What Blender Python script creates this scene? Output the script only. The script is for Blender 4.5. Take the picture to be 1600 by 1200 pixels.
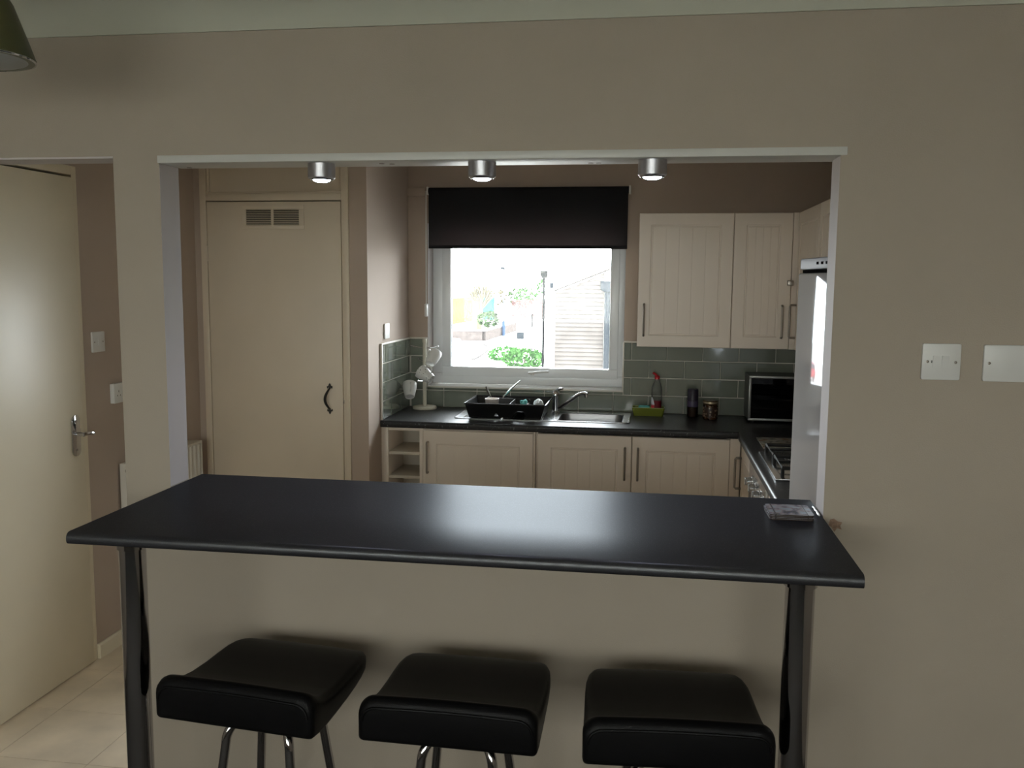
import bpy, bmesh, math, random
from mathutils import Vector, Matrix
random.seed(7)
for o in list(bpy.data.objects): bpy.data.objects.remove(o)
SC = bpy.context.scene
COL = SC.collection
PI = math.pi

# ------------------------------------------------------------------ camera, world, exposure
yaw, pitch, roll = map(math.radians, (8.6362, 6.5748, 0.4749))
fw = Vector((-math.sin(yaw)*math.cos(pitch), math.cos(yaw)*math.cos(pitch), -math.sin(pitch)))
rt = Vector((math.cos(yaw), math.sin(yaw), 0)); up = rt.cross(fw)
rt2 = math.cos(roll)*rt + math.sin(roll)*up
up2 = -math.sin(roll)*rt + math.cos(roll)*up
cam_data = bpy.data.cameras.new('camera'); cam = bpy.data.objects.new('camera', cam_data); COL.objects.link(cam)
M = Matrix((rt2, up2, -fw)).transposed().to_4x4(); M.translation = Vector((1.2905, -2.2709, 1.6778)); cam.matrix_world = M
cam_data.sensor_width = 36; cam_data.lens = 1416.45/1600*36; cam_data.clip_start = .02; cam_data.clip_end = 600
SC.camera = cam
SKY = 30.0
w = bpy.data.worlds.new('overcast sky'); SC.world = w; w.use_nodes = True
bg = w.node_tree.nodes['Background']; bg.inputs['Color'].default_value = (.95, .985, 1.0, 1); bg.inputs['Strength'].default_value = SKY
SC.view_settings.view_transform = 'Standard'; SC.view_settings.look = 'None'
SC.view_settings.exposure = 0.0; SC.view_settings.gamma = 1.0; SC.view_settings.use_curve_mapping = False
SC.cycles.use_denoising = True; SC.cycles.max_bounces = 10; SC.cycles.diffuse_bounces = 6
SC.cycles.glossy_bounces = 5; SC.cycles.transparent_max_bounces = 12; SC.cycles.sample_clamp_indirect = 6
def portal(name, loc, sx, sy, rot):          # guides the sampling of daylight through an opening
    l = bpy.data.lights.new(name, 'AREA'); l.shape = 'RECTANGLE'; l.size = sx; l.size_y = sy; l.cycles.is_portal = True
    o = bpy.data.objects.new(name, l); o.location = loc; o.rotation_euler = rot; COL.objects.link(o)
portal('daylight_portal', (.57, 3.27, 1.52), 1.1, .9, (-PI/2, 0, 0))
portal('daylight_portal', (.55, -4.63, 1.625), 4.1, 1.25, (PI/2, 0, 0))

# ------------------------------------------------------------------ materials
def srgb(r, g, b):
    f = lambda c: (c/12.92 if c <= .04045 else ((c+.055)/1.055)**2.4)
    return (f(r/255), f(g/255), f(b/255), 1)
def mat(name, col, rough=.5, metal=0, spec=.5, noise=0, nscale=20, bump=0, bscale=200, coat=0, emit=None, estr=0, speck=None, trans=0):
    m = bpy.data.materials.new(name); m.use_nodes = True; nt = m.node_tree; b = nt.nodes['Principled BSDF']
    col = tuple(col)[:3] + (1,)
    b.inputs['Base Color'].default_value = col; b.inputs['Roughness'].default_value = rough
    b.inputs['Metallic'].default_value = metal; b.inputs['Specular IOR Level'].default_value = spec
    b.inputs['Coat Weight'].default_value = coat; b.inputs['Coat Roughness'].default_value = .08
    b.inputs['Transmission Weight'].default_value = trans
    if emit: b.inputs['Emission Color'].default_value = tuple(emit)[:3]+(1,); b.inputs['Emission Strength'].default_value = estr
    tc = nt.nodes.new('ShaderNodeTexCoord')
    if noise:
        n = nt.nodes.new('ShaderNodeTexNoise'); n.inputs['Scale'].default_value = nscale; n.inputs['Detail'].default_value = 4
        nt.links.new(tc.outputs['Object'], n.inputs['Vector'])
        r = nt.nodes.new('ShaderNodeMapRange'); r.inputs['From Min'].default_value = .3; r.inputs['From Max'].default_value = .7
        r.inputs['To Min'].default_value = 1-noise; r.inputs['To Max'].default_value = 1+noise
        nt.links.new(n.outputs['Fac'], r.inputs['Value'])
        mx = nt.nodes.new('ShaderNodeMix'); mx.data_type = 'RGBA'; mx.blend_type = 'MULTIPLY'; mx.inputs['Factor'].default_value = 1
        mx.inputs['A'].default_value = col; nt.links.new(r.outputs['Result'], mx.inputs['B']); nt.links.new(mx.outputs['Result'], b.inputs['Base Color'])
    if speck:                                 # (colour, scale, threshold): fine flecks in the laminate
        v = nt.nodes.new('ShaderNodeTexNoise'); v.inputs['Scale'].default_value = speck[1]; v.inputs['Detail'].default_value = 3
        nt.links.new(tc.outputs['Object'], v.inputs['Vector'])
        cr = nt.nodes.new('ShaderNodeValToRGB'); cr.color_ramp.elements[0].position = speck[2]; cr.color_ramp.elements[0].color = col
        cr.color_ramp.elements[1].position = speck[2]+.08; cr.color_ramp.elements[1].color = tuple(speck[0])[:3]+(1,)
        nt.links.new(v.outputs['Fac'], cr.inputs['Fac']); nt.links.new(cr.outputs['Color'], b.inputs['Base Color'])
    if bump:
        n2 = nt.nodes.new('ShaderNodeTexNoise'); n2.inputs['Scale'].default_value = bscale; n2.inputs['Detail'].default_value = 3
        nt.links.new(tc.outputs['Object'], n2.inputs['Vector'])
        bp = nt.nodes.new('ShaderNodeBump'); bp.inputs['Strength'].default_value = bump; bp.inputs['Distance'].default_value = .002
        nt.links.new(n2.outputs['Fac'], bp.inputs['Height']); nt.links.new(bp.outputs['Normal'], b.inputs['Normal'])
    return m
def glass(name, tint=(1, 1, 1), rough=.0, haze=0):
    m = bpy.data.materials.new(name); m.use_nodes = True; nt = m.node_tree; nt.nodes.clear()
    out = nt.nodes.new('ShaderNodeOutputMaterial'); t = nt.nodes.new('ShaderNodeBsdfTransparent'); g = nt.nodes.new('ShaderNodeBsdfGlossy')
    t.inputs['Color'].default_value = tuple(tint)+(1,); g.inputs['Roughness'].default_value = rough
    f = nt.nodes.new('ShaderNodeFresnel'); f.inputs['IOR'].default_value = 1.45
    mx = nt.nodes.new('ShaderNodeMixShader'); nt.links.new(f.outputs['Fac'], mx.inputs['Fac'])
    nt.links.new(t.outputs['BSDF'], mx.inputs[1]); nt.links.new(g.outputs['BSDF'], mx.inputs[2])
    last = mx
    if haze:
        tl = nt.nodes.new('ShaderNodeBsdfTranslucent'); tl.inputs['Color'].default_value = (.9, .95, 1, 1)
        m2 = nt.nodes.new('ShaderNodeMixShader'); m2.inputs['Fac'].default_value = haze
        nt.links.new(mx.outputs['Shader'], m2.inputs[1]); nt.links.new(tl.outputs['BSDF'], m2.inputs[2]); last = m2
    nt.links.new(last.outputs['Shader'], out.inputs['Surface'])
    return m
M_wall = mat('lounge wall paint', (.43, .375, .305), .85, noise=.03, nscale=3, bump=.25, bscale=350)
M_jamb = mat('white reveal paint', (.62, .575, .565), .7, noise=.02, nscale=4)
M_taupe = mat('taupe kitchen paint', (.47, .385, .32), .85, noise=.03, nscale=3, bump=.2, bscale=350)
M_ceil = mat('ceiling paint', (.74, .735, .67), .9, noise=.02, nscale=2)
M_cove = mat('cove paint', (.58, .585, .49), .9, noise=.02, nscale=2)
M_trimboard = mat('white gloss board', (.66, .66, .62), .35, noise=.03, nscale=5)
M_creamdoor = mat('cream gloss door paint', (.76, .69, .54), .38, noise=.03, nscale=3)
M_cup = mat('cream cupboard paint', (.68, .59, .47), .4, noise=.03, nscale=3)
M_white = mat('white plastic', (.74, .74, .72), .35)
M_upvc = mat('white window plastic', (.90, .93, .95), .25)
M_cab = mat('white cabinet foil', (.80, .715, .63), .38)
M_cabin = mat('cabinet interior', (.62, .57, .48), .5)
M_tile = mat('sage green glazed tile', (.185, .21, .17), .08, noise=.10, nscale=7, bump=.12, bscale=28, coat=1)
M_grout = mat('pale grout', (.74, .72, .65), .8)
M_tiletrim = mat('cream tile trim', (.74, .71, .64), .35)
M_bar = mat('black bar laminate', (.021, .021, .024), .5, spec=0, speck=((.045, .045, .055), 420, .58), bump=.15, bscale=500)
def satin_sheen(m, fac, rough):              # thin satin lacquer over the laminate
    nt = m.node_tree; b = nt.nodes['Principled BSDF']; out = nt.nodes['Material Output']
    g = nt.nodes.new('ShaderNodeBsdfGlossy'); g.inputs['Roughness'].default_value = rough; g.inputs['Color'].default_value = (.92, .96, 1, 1)
    mx = nt.nodes.new('ShaderNodeMixShader'); mx.inputs['Fac'].default_value = fac
    nt.links.new(b.outputs['BSDF'], mx.inputs[1]); nt.links.new(g.outputs['BSDF'], mx.inputs[2]); nt.links.new(mx.outputs['Shader'], out.inputs['Surface'])
satin_sheen(M_bar, .058, .36)
M_top = mat('black flecked worktop', (.016, .017, .021), .36, spec=.4, speck=((.15, .15, .16), 85, .63), bump=.1, bscale=300)
M_leather = mat('black leatherette', (.0045, .0045, .005), .42, spec=.12, bump=.2, bscale=600)
M_chrome = mat('chrome', (.62, .62, .64), .06, metal=1)
M_legchrome = mat('dark polished chrome', (.50, .49, .51), .07, metal=1)
M_steel = mat('brushed steel', (.60, .61, .62), .22, metal=1)
M_satin = mat('satin pewter', (.34, .31, .28), .35, metal=1)
M_iron = mat('black iron', (.02, .019, .017), .5)
M_black = mat('black plastic', (.012, .012, .013), .35)
M_dark = mat('black parts and gap shade', (.01, .01, .01), .8, spec=0)  # near-black for dark parts, and for gap shade put in as colour
M_castiron = mat('cast iron', (.012, .012, .012), .55)
M_led = mat('led lens', (.9, .95, 1), .3, emit=(.72, .86, 1.0), estr=30)
M_lampgrey = mat('brushed lamp housing', (.62, .62, .66), .34, metal=1)
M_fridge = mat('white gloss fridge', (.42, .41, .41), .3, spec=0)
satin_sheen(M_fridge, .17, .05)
M_fpanel = mat('fridge control strip', (.20, .195, .22), .5, spec=.06)
M_olive = mat('olive green lamp shade', (.09, .095, .035), .35)
M_diff = mat('frosted diffuser', (.50, .54, .55), .4)
M_rad = mat('white radiator enamel', (.70, .67, .61), .35)
M_lime = mat('lime green ceramic', (.17, .20, .025), .25)
M_turq = mat('turquoise sponge', (.12, .45, .42), .9, bump=.4, bscale=300)
M_red = mat('red plastic', (.45, .012, .02), .3)
M_mug = mat('white glazed china', (.78, .78, .76), .15)
M_treewood = mat('cream painted wood', (.58, .55, .45), .5, noise=.05, nscale=30)
M_glass = glass('window glass', (.97, .99, 1.0), 0, haze=.005)
M_clear = glass('clear plastic', (.9, .9, .9), .05, haze=.10)
M_jar = glass('jar glass', (.8, .78, .75), .02)
M_liquid = mat('red washing up liquid', (.20, .006, .015), .15)
M_coffee = mat('coffee granules', (.045, .018, .008), .6, noise=.5, nscale=300)
M_floor = mat('beige floor tile', (.78, .67, .52), .45, noise=.14, nscale=5, bump=.1, bscale=40)
M_fgrout = mat('brown floor grout', (.42, .33, .24), .8)
M_dimmer = glass('added grey daylight dimmer', (.235, .220, .190), .5, haze=.10)  # grey see-through tint of the added sheet that dims the lounge window
def blind_mat():
    m = bpy.data.materials.new('black blind fabric'); m.use_nodes = True; nt = m.node_tree; b = nt.nodes['Principled BSDF']; out = nt.nodes['Material Output']
    b.inputs['Base Color'].default_value = (.0045, .0045, .007, 1); b.inputs['Roughness'].default_value = .9
    t = nt.nodes.new('ShaderNodeBsdfTranslucent'); t.inputs['Color'].default_value = (.0064, .0044, .0042, 1)
    a = nt.nodes.new('ShaderNodeAddShader'); nt.links.new(b.outputs['BSDF'], a.inputs[0]); nt.links.new(t.outputs['BSDF'], a.inputs[1])
    nt.links.new(a.outputs['Shader'], out.inputs['Surface']); return m
M_blind = blind_mat()

# ------------------------------------------------------------------ mesh helpers
class MB:
    def __init__(s): s.v = []; s.f = []
    def add(s, vs, fs):
        n = len(s.v); s.v += [tuple(v) for v in vs]; s.f += [tuple(i+n for i in f) for f in fs]; return s
    def box(s, x0, x1, y0, y1, z0, z1):
        return s.add([(x0,y0,z0),(x1,y0,z0),(x1,y1,z0),(x0,y1,z0),(x0,y0,z1),(x1,y0,z1),(x1,y1,z1),(x0,y1,z1)],
                     [(0,3,2,1),(4,5,6,7),(0,1,5,4),(1,2,6,5),(2,3,7,6),(3,0,4,7)])
    def prism(s, poly, axis, a, b):           # poly: 2D points; extruded along axis from a to b
        def p(q, t): return {'X': (t, q[0], q[1]), 'Y': (q[0], t, q[1]), 'Z': (q[0], q[1], t)}[axis]
        n = len(poly); vs = [p(q, a) for q in poly] + [p(q, b) for q in poly]
        fs = [tuple(range(n))[::-1], tuple(range(n, 2*n))] + [(i, (i+1) % n, n+(i+1) % n, n+i) for i in range(n)]
        return s.add(vs, fs)
    def lathe(s, prof, origin=(0,0,0), axis=(0,0,1), n=24):   # prof: (radius, height)
        ax = Vector(axis).normalized(); t = Vector((1,0,0)) if abs(ax.x) < .9 else Vector((0,1,0))
        u = ax.cross(t).normalized(); vv = ax.cross(u); o = Vector(origin); vs = []; fs = []
        for r, h in prof:
            for k in range(n):
                a = 2*PI*k/n; vs.append(o + ax*h + (u*math.cos(a)+vv*math.sin(a))*max(r, 1e-5))
        for i in range(len(prof)-1):
            for k in range(n): fs.append((i*n+k, i*n+(k+1) % n, (i+1)*n+(k+1) % n, (i+1)*n+k))
        fs.append(tuple(range(n))[::-1]); m = (len(prof)-1)*n; fs.append(tuple(range(m, m+n)))
        return s.add(vs, fs)
    def cyl(s, p0, p1, r0, r1=None, n=16):
        p0, p1 = Vector(p0), Vector(p1); d = p1-p0
        return s.lathe([(r0, 0), (r0 if r1 is None else r1, d.length)], p0, d, n)
    def tube(s, pts, r, n=10, closed=False):
        pts = [Vector(p) for p in pts]; N = len(pts); rs = r if isinstance(r, (list, tuple)) else [r]*N; vs = []; fs = []; up_ = None
        for i, p in enumerate(pts):
            if closed: d = (pts[(i+1) % N]-pts[i-1]).normalized()
            else: d = (pts[min(i+1, N-1)]-pts[max(i-1, 0)]).normalized()
            if up_ is None:
                t = Vector((0,0,1)) if abs(d.z) < .9 else Vector((1,0,0)); up_ = d.cross(t).normalized()
            up_ = (up_ - d*up_.dot(d)).normalized(); b = d.cross(up_)
            for k in range(n):
                a = 2*PI*k/n; vs.append(p + (up_*math.cos(a)+b*math.sin(a))*rs[i])
        for i in range(N if closed else N-1):
            j = (i+1) % N
            for k in range(n): fs.append((i*n+k, i*n+(k+1) % n, j*n+(k+1) % n, j*n+k))
        if not closed: fs.append(tuple(range(n))[::-1]); fs.append(tuple(range((N-1)*n, N*n)))
        return s.add(vs, fs)
    def xf(s, mtx):
        s.v = [tuple(mtx @ Vector(v)) for v in s.v]; return s
def rrect(w, h, r, n=5, cx=0, cy=0):
    pts = []
    for (sx, sy, a0) in ((1,1,0), (-1,1,90), (-1,-1,180), (1,-1,270)):
        for k in range(n+1):
            a = math.radians(a0+90*k/n); pts.append((cx+sx*(w/2-r)+r*math.cos(a), cy+sy*(h/2-r)+r*math.sin(a)))
    return pts
WL = {}                                        # world location of every object, for local coordinates
def tag(o, label, cat, group=None, kind=None):
    if label: o['label'] = label
    if cat: o['category'] = cat
    if group: o['group'] = group
    if kind: o['kind'] = kind
    return o
def thing(name, label, cat, loc=(0,0,0), group=None):
    o = bpy.data.objects.new(name, None); o.empty_display_size = .05; COL.objects.link(o); o.location = loc; WL[o] = Vector(loc)
    return tag(o, label, cat, group)
def obj(name, mb, m, parent=None, bevel=0, seg=2, smooth=False, local=False, angle=35, sub=0):
    me = bpy.data.meshes.new(name)
    if parent is not None: off = Vector((0,0,0)) if local else WL[parent]
    else:
        xs = [v[0] for v in mb.v]; ys = [v[1] for v in mb.v]; zs = [v[2] for v in mb.v]
        off = Vector(((min(xs)+max(xs))/2, (min(ys)+max(ys))/2, min(zs)))
    me.from_pydata([tuple(Vector(v)-off) for v in mb.v], [], mb.f)
    bm = bmesh.new(); bm.from_mesh(me)
    bmesh.ops.recalc_face_normals(bm, faces=bm.faces)
    newf = set()
    if bevel:
        es = [e for e in bm.edges if len(e.link_faces) == 2 and e.calc_face_angle(0) > math.radians(30)]
        r_ = bmesh.ops.bevel(bm, geom=es, offset=bevel, segments=seg, affect='EDGES', profile=.5, clamp_overlap=True)
        bm.faces.index_update(); newf = {f.index for f in r_['faces'] if f.is_valid}
    bm.to_mesh(me); bm.free()
    if smooth or bevel:
        for p in me.polygons: p.use_smooth = smooth or p.index in newf
        me.set_sharp_from_angle(angle=math.radians(angle))
    if m: me.materials.append(m)
    o = bpy.data.objects.new(name, me); COL.objects.link(o)
    if parent is not None: o.parent = parent; WL[o] = WL[parent]
    else: o.location = off; WL[o] = off
    if parent is not None and local: pass
    return o
def struct(name, mb, m, **k):
    o = obj(name, mb, m, **k); o['kind'] = 'structure'; return o
def copy_tree(o, parent=None):
    c = o.copy(); COL.objects.link(c)
    if parent is not None: c.parent = parent
    for ch in list(o.children): copy_tree(ch, c)
    return c
def slab(x0, x1, y0, y1, z0, z1): return MB().box(x0, x1, y0, y1, z0, z1)

# ------------------------------------------------------------------ room shell
YB, YC, XS, XL, W, ZC, XR, XK = 3.0375, 2.237, -.148, -1.085, 1.7231, .91, 2.347, 1.7467
TW, TH, XT = .203, .103, 1.187
fl = struct('floor', slab(-1.85, 3.1, -4.6, 3.25, -.12, -.0015), M_fgrout)
floor_mb = MB().prism(rrect(.349, .349, .002, 1), 'Z', -.010, 0)
floor_me = None
for i in range(-2, 8):
    for j in range(-2, 8):
        x0 = -.947 + .352*i; y0 = .438 + .352*j
        if y0 < -.1 or x0 < -1.7 or (x0 < XL-.3 and y0 > .1) or (y0+.35 > YC and x0 < 0): continue
        cx, cy = x0+.176, y0+.176; hx0, hx1 = x0+.0015, x0+.3505
        if x0 < XL and y0 > -.3: hx0 = XL+.001
        if hx1-hx0 < .02: continue
        mb = slab(hx0, hx1, y0+.0015, y0+.3505, -.010, 0)
        t = obj('tile', mb, M_floor, fl)
struct('floor_lounge', slab(-1.649, 2.899, -4.499, -.001, -.0012, .004), mat('dark carpet', (.075, .068, .06), .95, noise=.2, nscale=90))
ce = struct('ceiling', slab(-1.85, 3.1, -4.6, 3.25, 2.40, 2.52), M_ceil)

wf = MB()
wf.box(-1.75, 3.0, 0, .098, 1.994, 2.40)                      # above both openings
wf.box(-.131, 0, 0, .098, -.001, 1.994)                       # pillar
wf.box(0, W, 0, .098, -.001, 1.0755)                          # half wall under the bar
wf.box(W, 3.0, 0, .098, -.001, 1.994)
wf.box(-1.75, -1.0, 0, .098, -.001, 1.994)
wf_obj = struct('wall_front', wf, M_wall)
# opening jambs carry the reveal paint
struct('trim_1', MB().box(.0001, .0006, .0005, .0975, 1.106, 1.9735), M_jamb)
struct('trim_2', MB().box(W-.0006, W-.0001, .0005, .0975, 1.106, 1.9735), M_jamb)
hb = struct('trim_3', slab(-.002, W+.014, -.006, .118, 1.9742, 1.9938), M_trimboard, bevel=.0015)
for x in (.035, .59, .615, 1.13, 1.15):
    obj('screw', MB().lathe([(.0075, 0), (.006, -.0012)], (x, .075+.02*math.sin(x*40), 1.9742), (0,0,1), 10), M_satin, hb)
struct('trim_4', slab(-1.0, -.131, -.001, .1, 1.9885, 1.9935), M_jamb)
cp = [(-.0005, 2.3025), (-.006, 2.3025)]
for k in range(9):
    a = math.radians(90*k/8); cp.append((-.006-.092*(1-math.cos(a)), 2.3045+.089*math.sin(a)))
cp += [(-.099, 2.3995), (-.0005, 2.3995)]
struct('trim_5', MB().prism(cp, 'X', -1.74, 2.99), M_cove, smooth=True)
# lounge walls behind the camera; daylight comes through an unseen window in the back one, sized for its light
lw = MB()
WX0, WX1, WZ0, WZ1, WY = -1.5, 2.6, 1.0, 2.25, -4.5
struct('wall_lounge_left', slab(-1.75, -1.65, WY, 0, 0, 2.4), M_wall)
struct('wall_lounge_right', slab(2.9, 3.0, WY, 0, 0, 2.4), M_wall)
lw.box(-1.75, WX0, WY-.1, WY, 0, 2.4); lw.box(WX1, 3.0, WY-.1, WY, 0, 2.4); lw.box(WX0, WX1, WY-.1, WY, 0, WZ0); lw.box(WX0, WX1, WY-.1, WY, WZ1, 2.4)
struct('wall_lounge_back', lw, M_wall)
w2 = thing('window_2', None, None, ((WX0+WX1)/2, WY-.05, WZ0)); w2['kind'] = 'structure'
fr = MB(); fr.box(WX0+.001, WX1-.001, WY-.08, WY-.02, WZ0+.001, WZ0+.06); fr.box(WX0+.001, WX1-.001, WY-.08, WY-.02, WZ1-.06, WZ1-.001)
for x in (WX0+.001, -.16, 1.2, WX1-.06): fr.box(x, x+.059, WY-.08, WY-.02, WZ0+.06, WZ1-.06)
obj('frame', fr, M_upvc, w2); obj('pane', slab(WX0+.06, WX1-.06, WY-.052, WY-.048, WZ0+.061, WZ1-.061), M_glass, w2)
obj('daylight_dimmer', MB().add([(WX0-.05, WY+.03, WZ0-.1), (WX1+.05, WY+.03, WZ0-.1), (WX1+.05, WY+.03, WZ1+.1), (WX0-.05, WY+.03, WZ1+.1)], [(0,1,2,3)]), M_dimmer, w2)  # unseen sheet added behind the camera to dim and soften the daylight

# kitchen left wall, with the internal door in it
kl = MB(); kl.box(XL-.1, XL, .0985, .36, 0, 2.4); kl.box(XL-.1, XL, 1.247, YB+.2, 0, 2.4); kl.box(XL-.1, XL, .36, 1.247, 2.128, 2.4)
struct('wall_left', kl, M_taupe)
d1 = thing('door_1', None, None, (XL, .8, 0)); d1['kind'] = 'structure'
f1 = MB(); f1.box(XL-.09, XL+.004, 1.213, 1.2465, 0, 2.127); f1.box(XL-.09, XL+.004, .361, .395, 0, 2.127); f1.box(XL-.09, XL+.004, .395, 1.213, 2.090, 2.127)
obj('frame', f1, M_creamdoor, d1, bevel=.002)
leaf = obj('leaf', slab(XL-.035, XL+.012, .399, 1.209, .006, 2.079), M_creamdoor, d1, bevel=.002)
obj('gap_shade', slab(XL-.06, XL-.05, .395, 1.213, 0, 2.09), M_dark, d1)  # black sheet behind the leaf, shade of the door gap as colour
hp = MB().prism([(q[0], q[1]) for q in rrect(.054, .174, .0265, 8, 1.150, 1.014)], 'X', XL+.0122, XL+.019)
hnd = obj('door_handle', hp, M_chrome, d1, bevel=.002)
hl = MB().cyl((XL+.019, 1.147, 1.022), (XL+.058, 1.147, 1.022), .0085)
hl.tube([(XL+.055, 1.140, 1.022), (XL+.060, 1.155, 1.024), (XL+.064, 1.180, 1.023), (XL+.064, 1.197, 1.020)], [.0095, .0085, .008, .0095])
obj('lever', hl, M_chrome, hnd, smooth=True)
kh = MB()
for z in (1.075, .955): kh.cyl((XL+.019, 1.147, z), (XL+.021, 1.147, z), .005)
obj('screw', kh, M_satin, hnd, smooth=True)
sk = MB().prism([(XL+.0005, 0), (XL+.016, 0), (XL+.016, .058), (XL+.009, .066), (XL+.0005, .066)], 'Y', 1.249, YC-.002)
struct('baseboard_left', sk, M_creamdoor)

# cupboard walls and the tall cupboard door
cw = MB(); cw.box(-.242, XS, YC, YC+.1, 0, 2.4); cw.box(-.242, XS, YC+.1, YB+.2, 0, 2.4); cw.box(XL+.0005, -1.047, YC, YC+.1, 0, 2.4)
wall_cupboard = struct('wall_cupboard', cw, M_taupe)
d2 = thing('door_2', None, None, (-.65, YC, 0)); d2['kind'] = 'structure'
f2 = MB(); f2.box(-1.0465, -1.012, YC-.012, YC+.09, 0, 2.399); f2.box(-.279, -.2425, YC-.012, YC+.09, 0, 2.399); f2.box(-1.012, -.279, YC-.012, YC+.09, 2.071, 2.106)
obj('frame', f2, M_cup, d2, bevel=.002)
obj('over_panel', slab(-1.012, -.279, YC+.018, YC+.04, 2.106, 2.399), M_cup, d2)
bd = MB(); bd.box(-1.012, -.279, YC+.004, YC+.018, 2.106, 2.118); bd.box(-1.012, -1.000, YC+.004, YC+.018, 2.118, 2.399); bd.box(-.291, -.279, YC+.004, YC+.018, 2.118, 2.399)
obj('beading', bd, M_cup, d2, bevel=.003)
lf = obj('leaf', slab(-1.0075, -.2825, YC-.012, YC+.03, .01, 2.0655), M_cup, d2, bevel=.0015)
obj('gap_shade', slab(-1.012, -.279, YC+.05, YC+.06, 0, 2.071), M_dark, d2)  # black sheet giving the cupboard door gaps their shade by colour
vy = YC-.012
vp = MB(); vz0, vz1, vx0, vx1 = 1.927, 2.049, -.812, -.476
vp.box(vx0, vx1, vy-.006, vy-.0005, 2.027, vz1); vp.box(vx0, vx1, vy-.006, vy-.0005, vz0, 1.946)
vp.box(vx0, -.790, vy-.006, vy-.0005, 1.946, 2.027); vp.box(-.654, -.640, vy-.006, vy-.0005, 1.946, 2.027); vp.box(-.503, vx1, vy-.006, vy-.0005, 1.946, 2.027)
vent = obj('vent', vp, M_cup, d2, bevel=.0008)
obj('backing', slab(-.789, -.504, vy-.0012, vy-.0004, 1.946, 2.027), M_dark, vent)
slat_mb = MB()
for (a, b) in ((-.7895, -.6545), (-.6395, -.5035)):
    for k in range(9):
        z = 1.9505+.009*k
        obj('slat', MB().prism([(vy-.0055, z-.0012), (vy-.0015, z+.0026), (vy-.0015, z+.0036), (vy-.0055, z)], 'X', a, b), M_cup, vent)
hx, hy = -.3525, vy
ih = MB(); pts = []
for k in range(13):
    t = k/12; pts.append((hx-.014*math.sin(PI*t), hy-.008-.030*math.sin(PI*t), .998+.108*t))
ih.tube(pts, [.0045+.0028*math.sin(PI*k/12) for k in range(13)], 8)
for z, s in ((1.113, 1), (.991, -1)):
    ih.prism([(hx-.004, z-.010*s), (hx+.004, z-.010*s), (hx+.0045, z), (hx+.013, z-.008*s), (hx+.015, z+.004*s), (hx+.006, z+.007*s), (hx+.0055, z+.012*s), (hx, z+.021*s),
              (hx-.0055, z+.012*s), (hx-.006, z+.007*s), (hx-.015, z+.004*s), (hx-.013, z-.008*s), (hx-.0045, z)], 'Y', hy-.006, hy-.0005)
obj('pull_handle', ih, M_iron, d2, smooth=True)
obj('catch', slab(-.281, -.274, vy-.004, vy-.0005, 1.028, 1.048), M_satin, d2, bevel=.001)
obj('hinge', slab(-1.0125, -1.0065, vy-.003, vy-.0002, 1.76, 1.84), M_cup, d2, bevel=.001)

# kitchen back and right walls
ZS, ZH = 1.040, 2.005
kb = MB(); kb.box(-.2, -.031, YB, YB+.27, 0, 2.4); kb.box(1.142, 2.45, YB, YB+.27, 0, 2.4); kb.box(-.031, 1.142, YB, YB+.27, 0, ZS-.012); kb.box(-.031, 1.142, YB, YB+.27, ZH, 2.4)
kb.box(-1.2, -.2, YB+.17, YB+.27, 0, 2.4)
wall_back = struct('wall_back', kb, M_taupe)
struct('wall_right', slab(XR, XR+.1, .0985, YB-.0005, 0, 2.4), M_taupe)
struct('trim_6', slab(XS+.0005, -.036, YB-.022, YB-.0005, 2.162, 2.209), M_taupe, bevel=.003)
struct('trim_7', slab(-.0305, 1.1415, YB-.006, YB+.175, ZS-.0115, ZS), mat('white sill tile', (.86, .86, .84), .3), bevel=.002)   # tiled sill slab
# white lining of the reveal
rl = MB(); rl.box(-.0308, -.029, YB+.001, YB+.155, ZS+.0005, ZH-.001); rl.box(1.140, 1.1418, YB+.001, YB+.155, ZS+.0005, ZH-.001); rl.box(-.029, 1.140, YB+.001, YB+.155, ZH-.0025, ZH-.0005)
struct('trim_8', rl, M_jamb)

# wall tiles, each its own piece (grout bed behind)
def metro(x0, x1, z0, z1, plane, at, nrm):      # bevelled glazed tile; plane 'Y' faces -Y, plane 'X' faces +X
    b, d = .0025, .0075
    if x1-x0 < 3*b or z1-z0 < 3*b: return None
    q = [(x0, z0, 0), (x1, z0, 0), (x1, z1, 0), (x0, z1, 0), (x0, z0, d*.75), (x1, z0, d*.75), (x1, z1, d*.75), (x0, z1, d*.75),
         (x0+b, z0+b, d), (x1-b, z0+b, d), (x1-b, z1-b, d), (x0+b, z1-b, d)]
    vs = [((a, at-c, z) if plane == 'Y' else (at+c, a, z)) for a, z, c in q]
    return MB().add(vs, [(0,1,5,4), (1,2,6,5), (2,3,7,6), (3,0,4,7), (4,5,9,8), (5,6,10,9), (6,7,11,10), (7,4,8,11), (8,9,10,11)])
G = .0021
bed = YB-.0022
gb = MB(); gb.box(XS+.0025, -.032, bed, YB-.0003, ZC+.001, ZC+4*TH); gb.box(1.1425, XR-.001, bed, YB-.0003, ZC+.001, ZC+4*TH); gb.box(-.032, 1.1425, bed, YB-.0003, ZC+.001, ZS-.012)
obj('grout', gb, M_grout, wall_back)
for row in range(4):
    z0 = ZC+.0015+row*TH; z1 = ZC+(row+1)*TH-G*2
    off = .5 if row % 2 == 0 else 0
    for k in range(-8, 8):
        a, b = XT+(k+off)*TW+G, XT+(k+1+off)*TW-G
        segs = [(max(a, XS+.0095), min(b, XR-.0015))]
        if row >= 1:                            # leave out the window
            segs = [(max(a, XS+.0095), min(b, -.034)), (max(a, 1.1455), min(b, XR-.0015))]
        for s0, s1 in segs:
            if s1-s0 < .012: continue
            mb = metro(s0, s1, z0, z1, 'Y', bed, None)
            if mb: obj('tile', mb, M_tile, wall_back)
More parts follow.
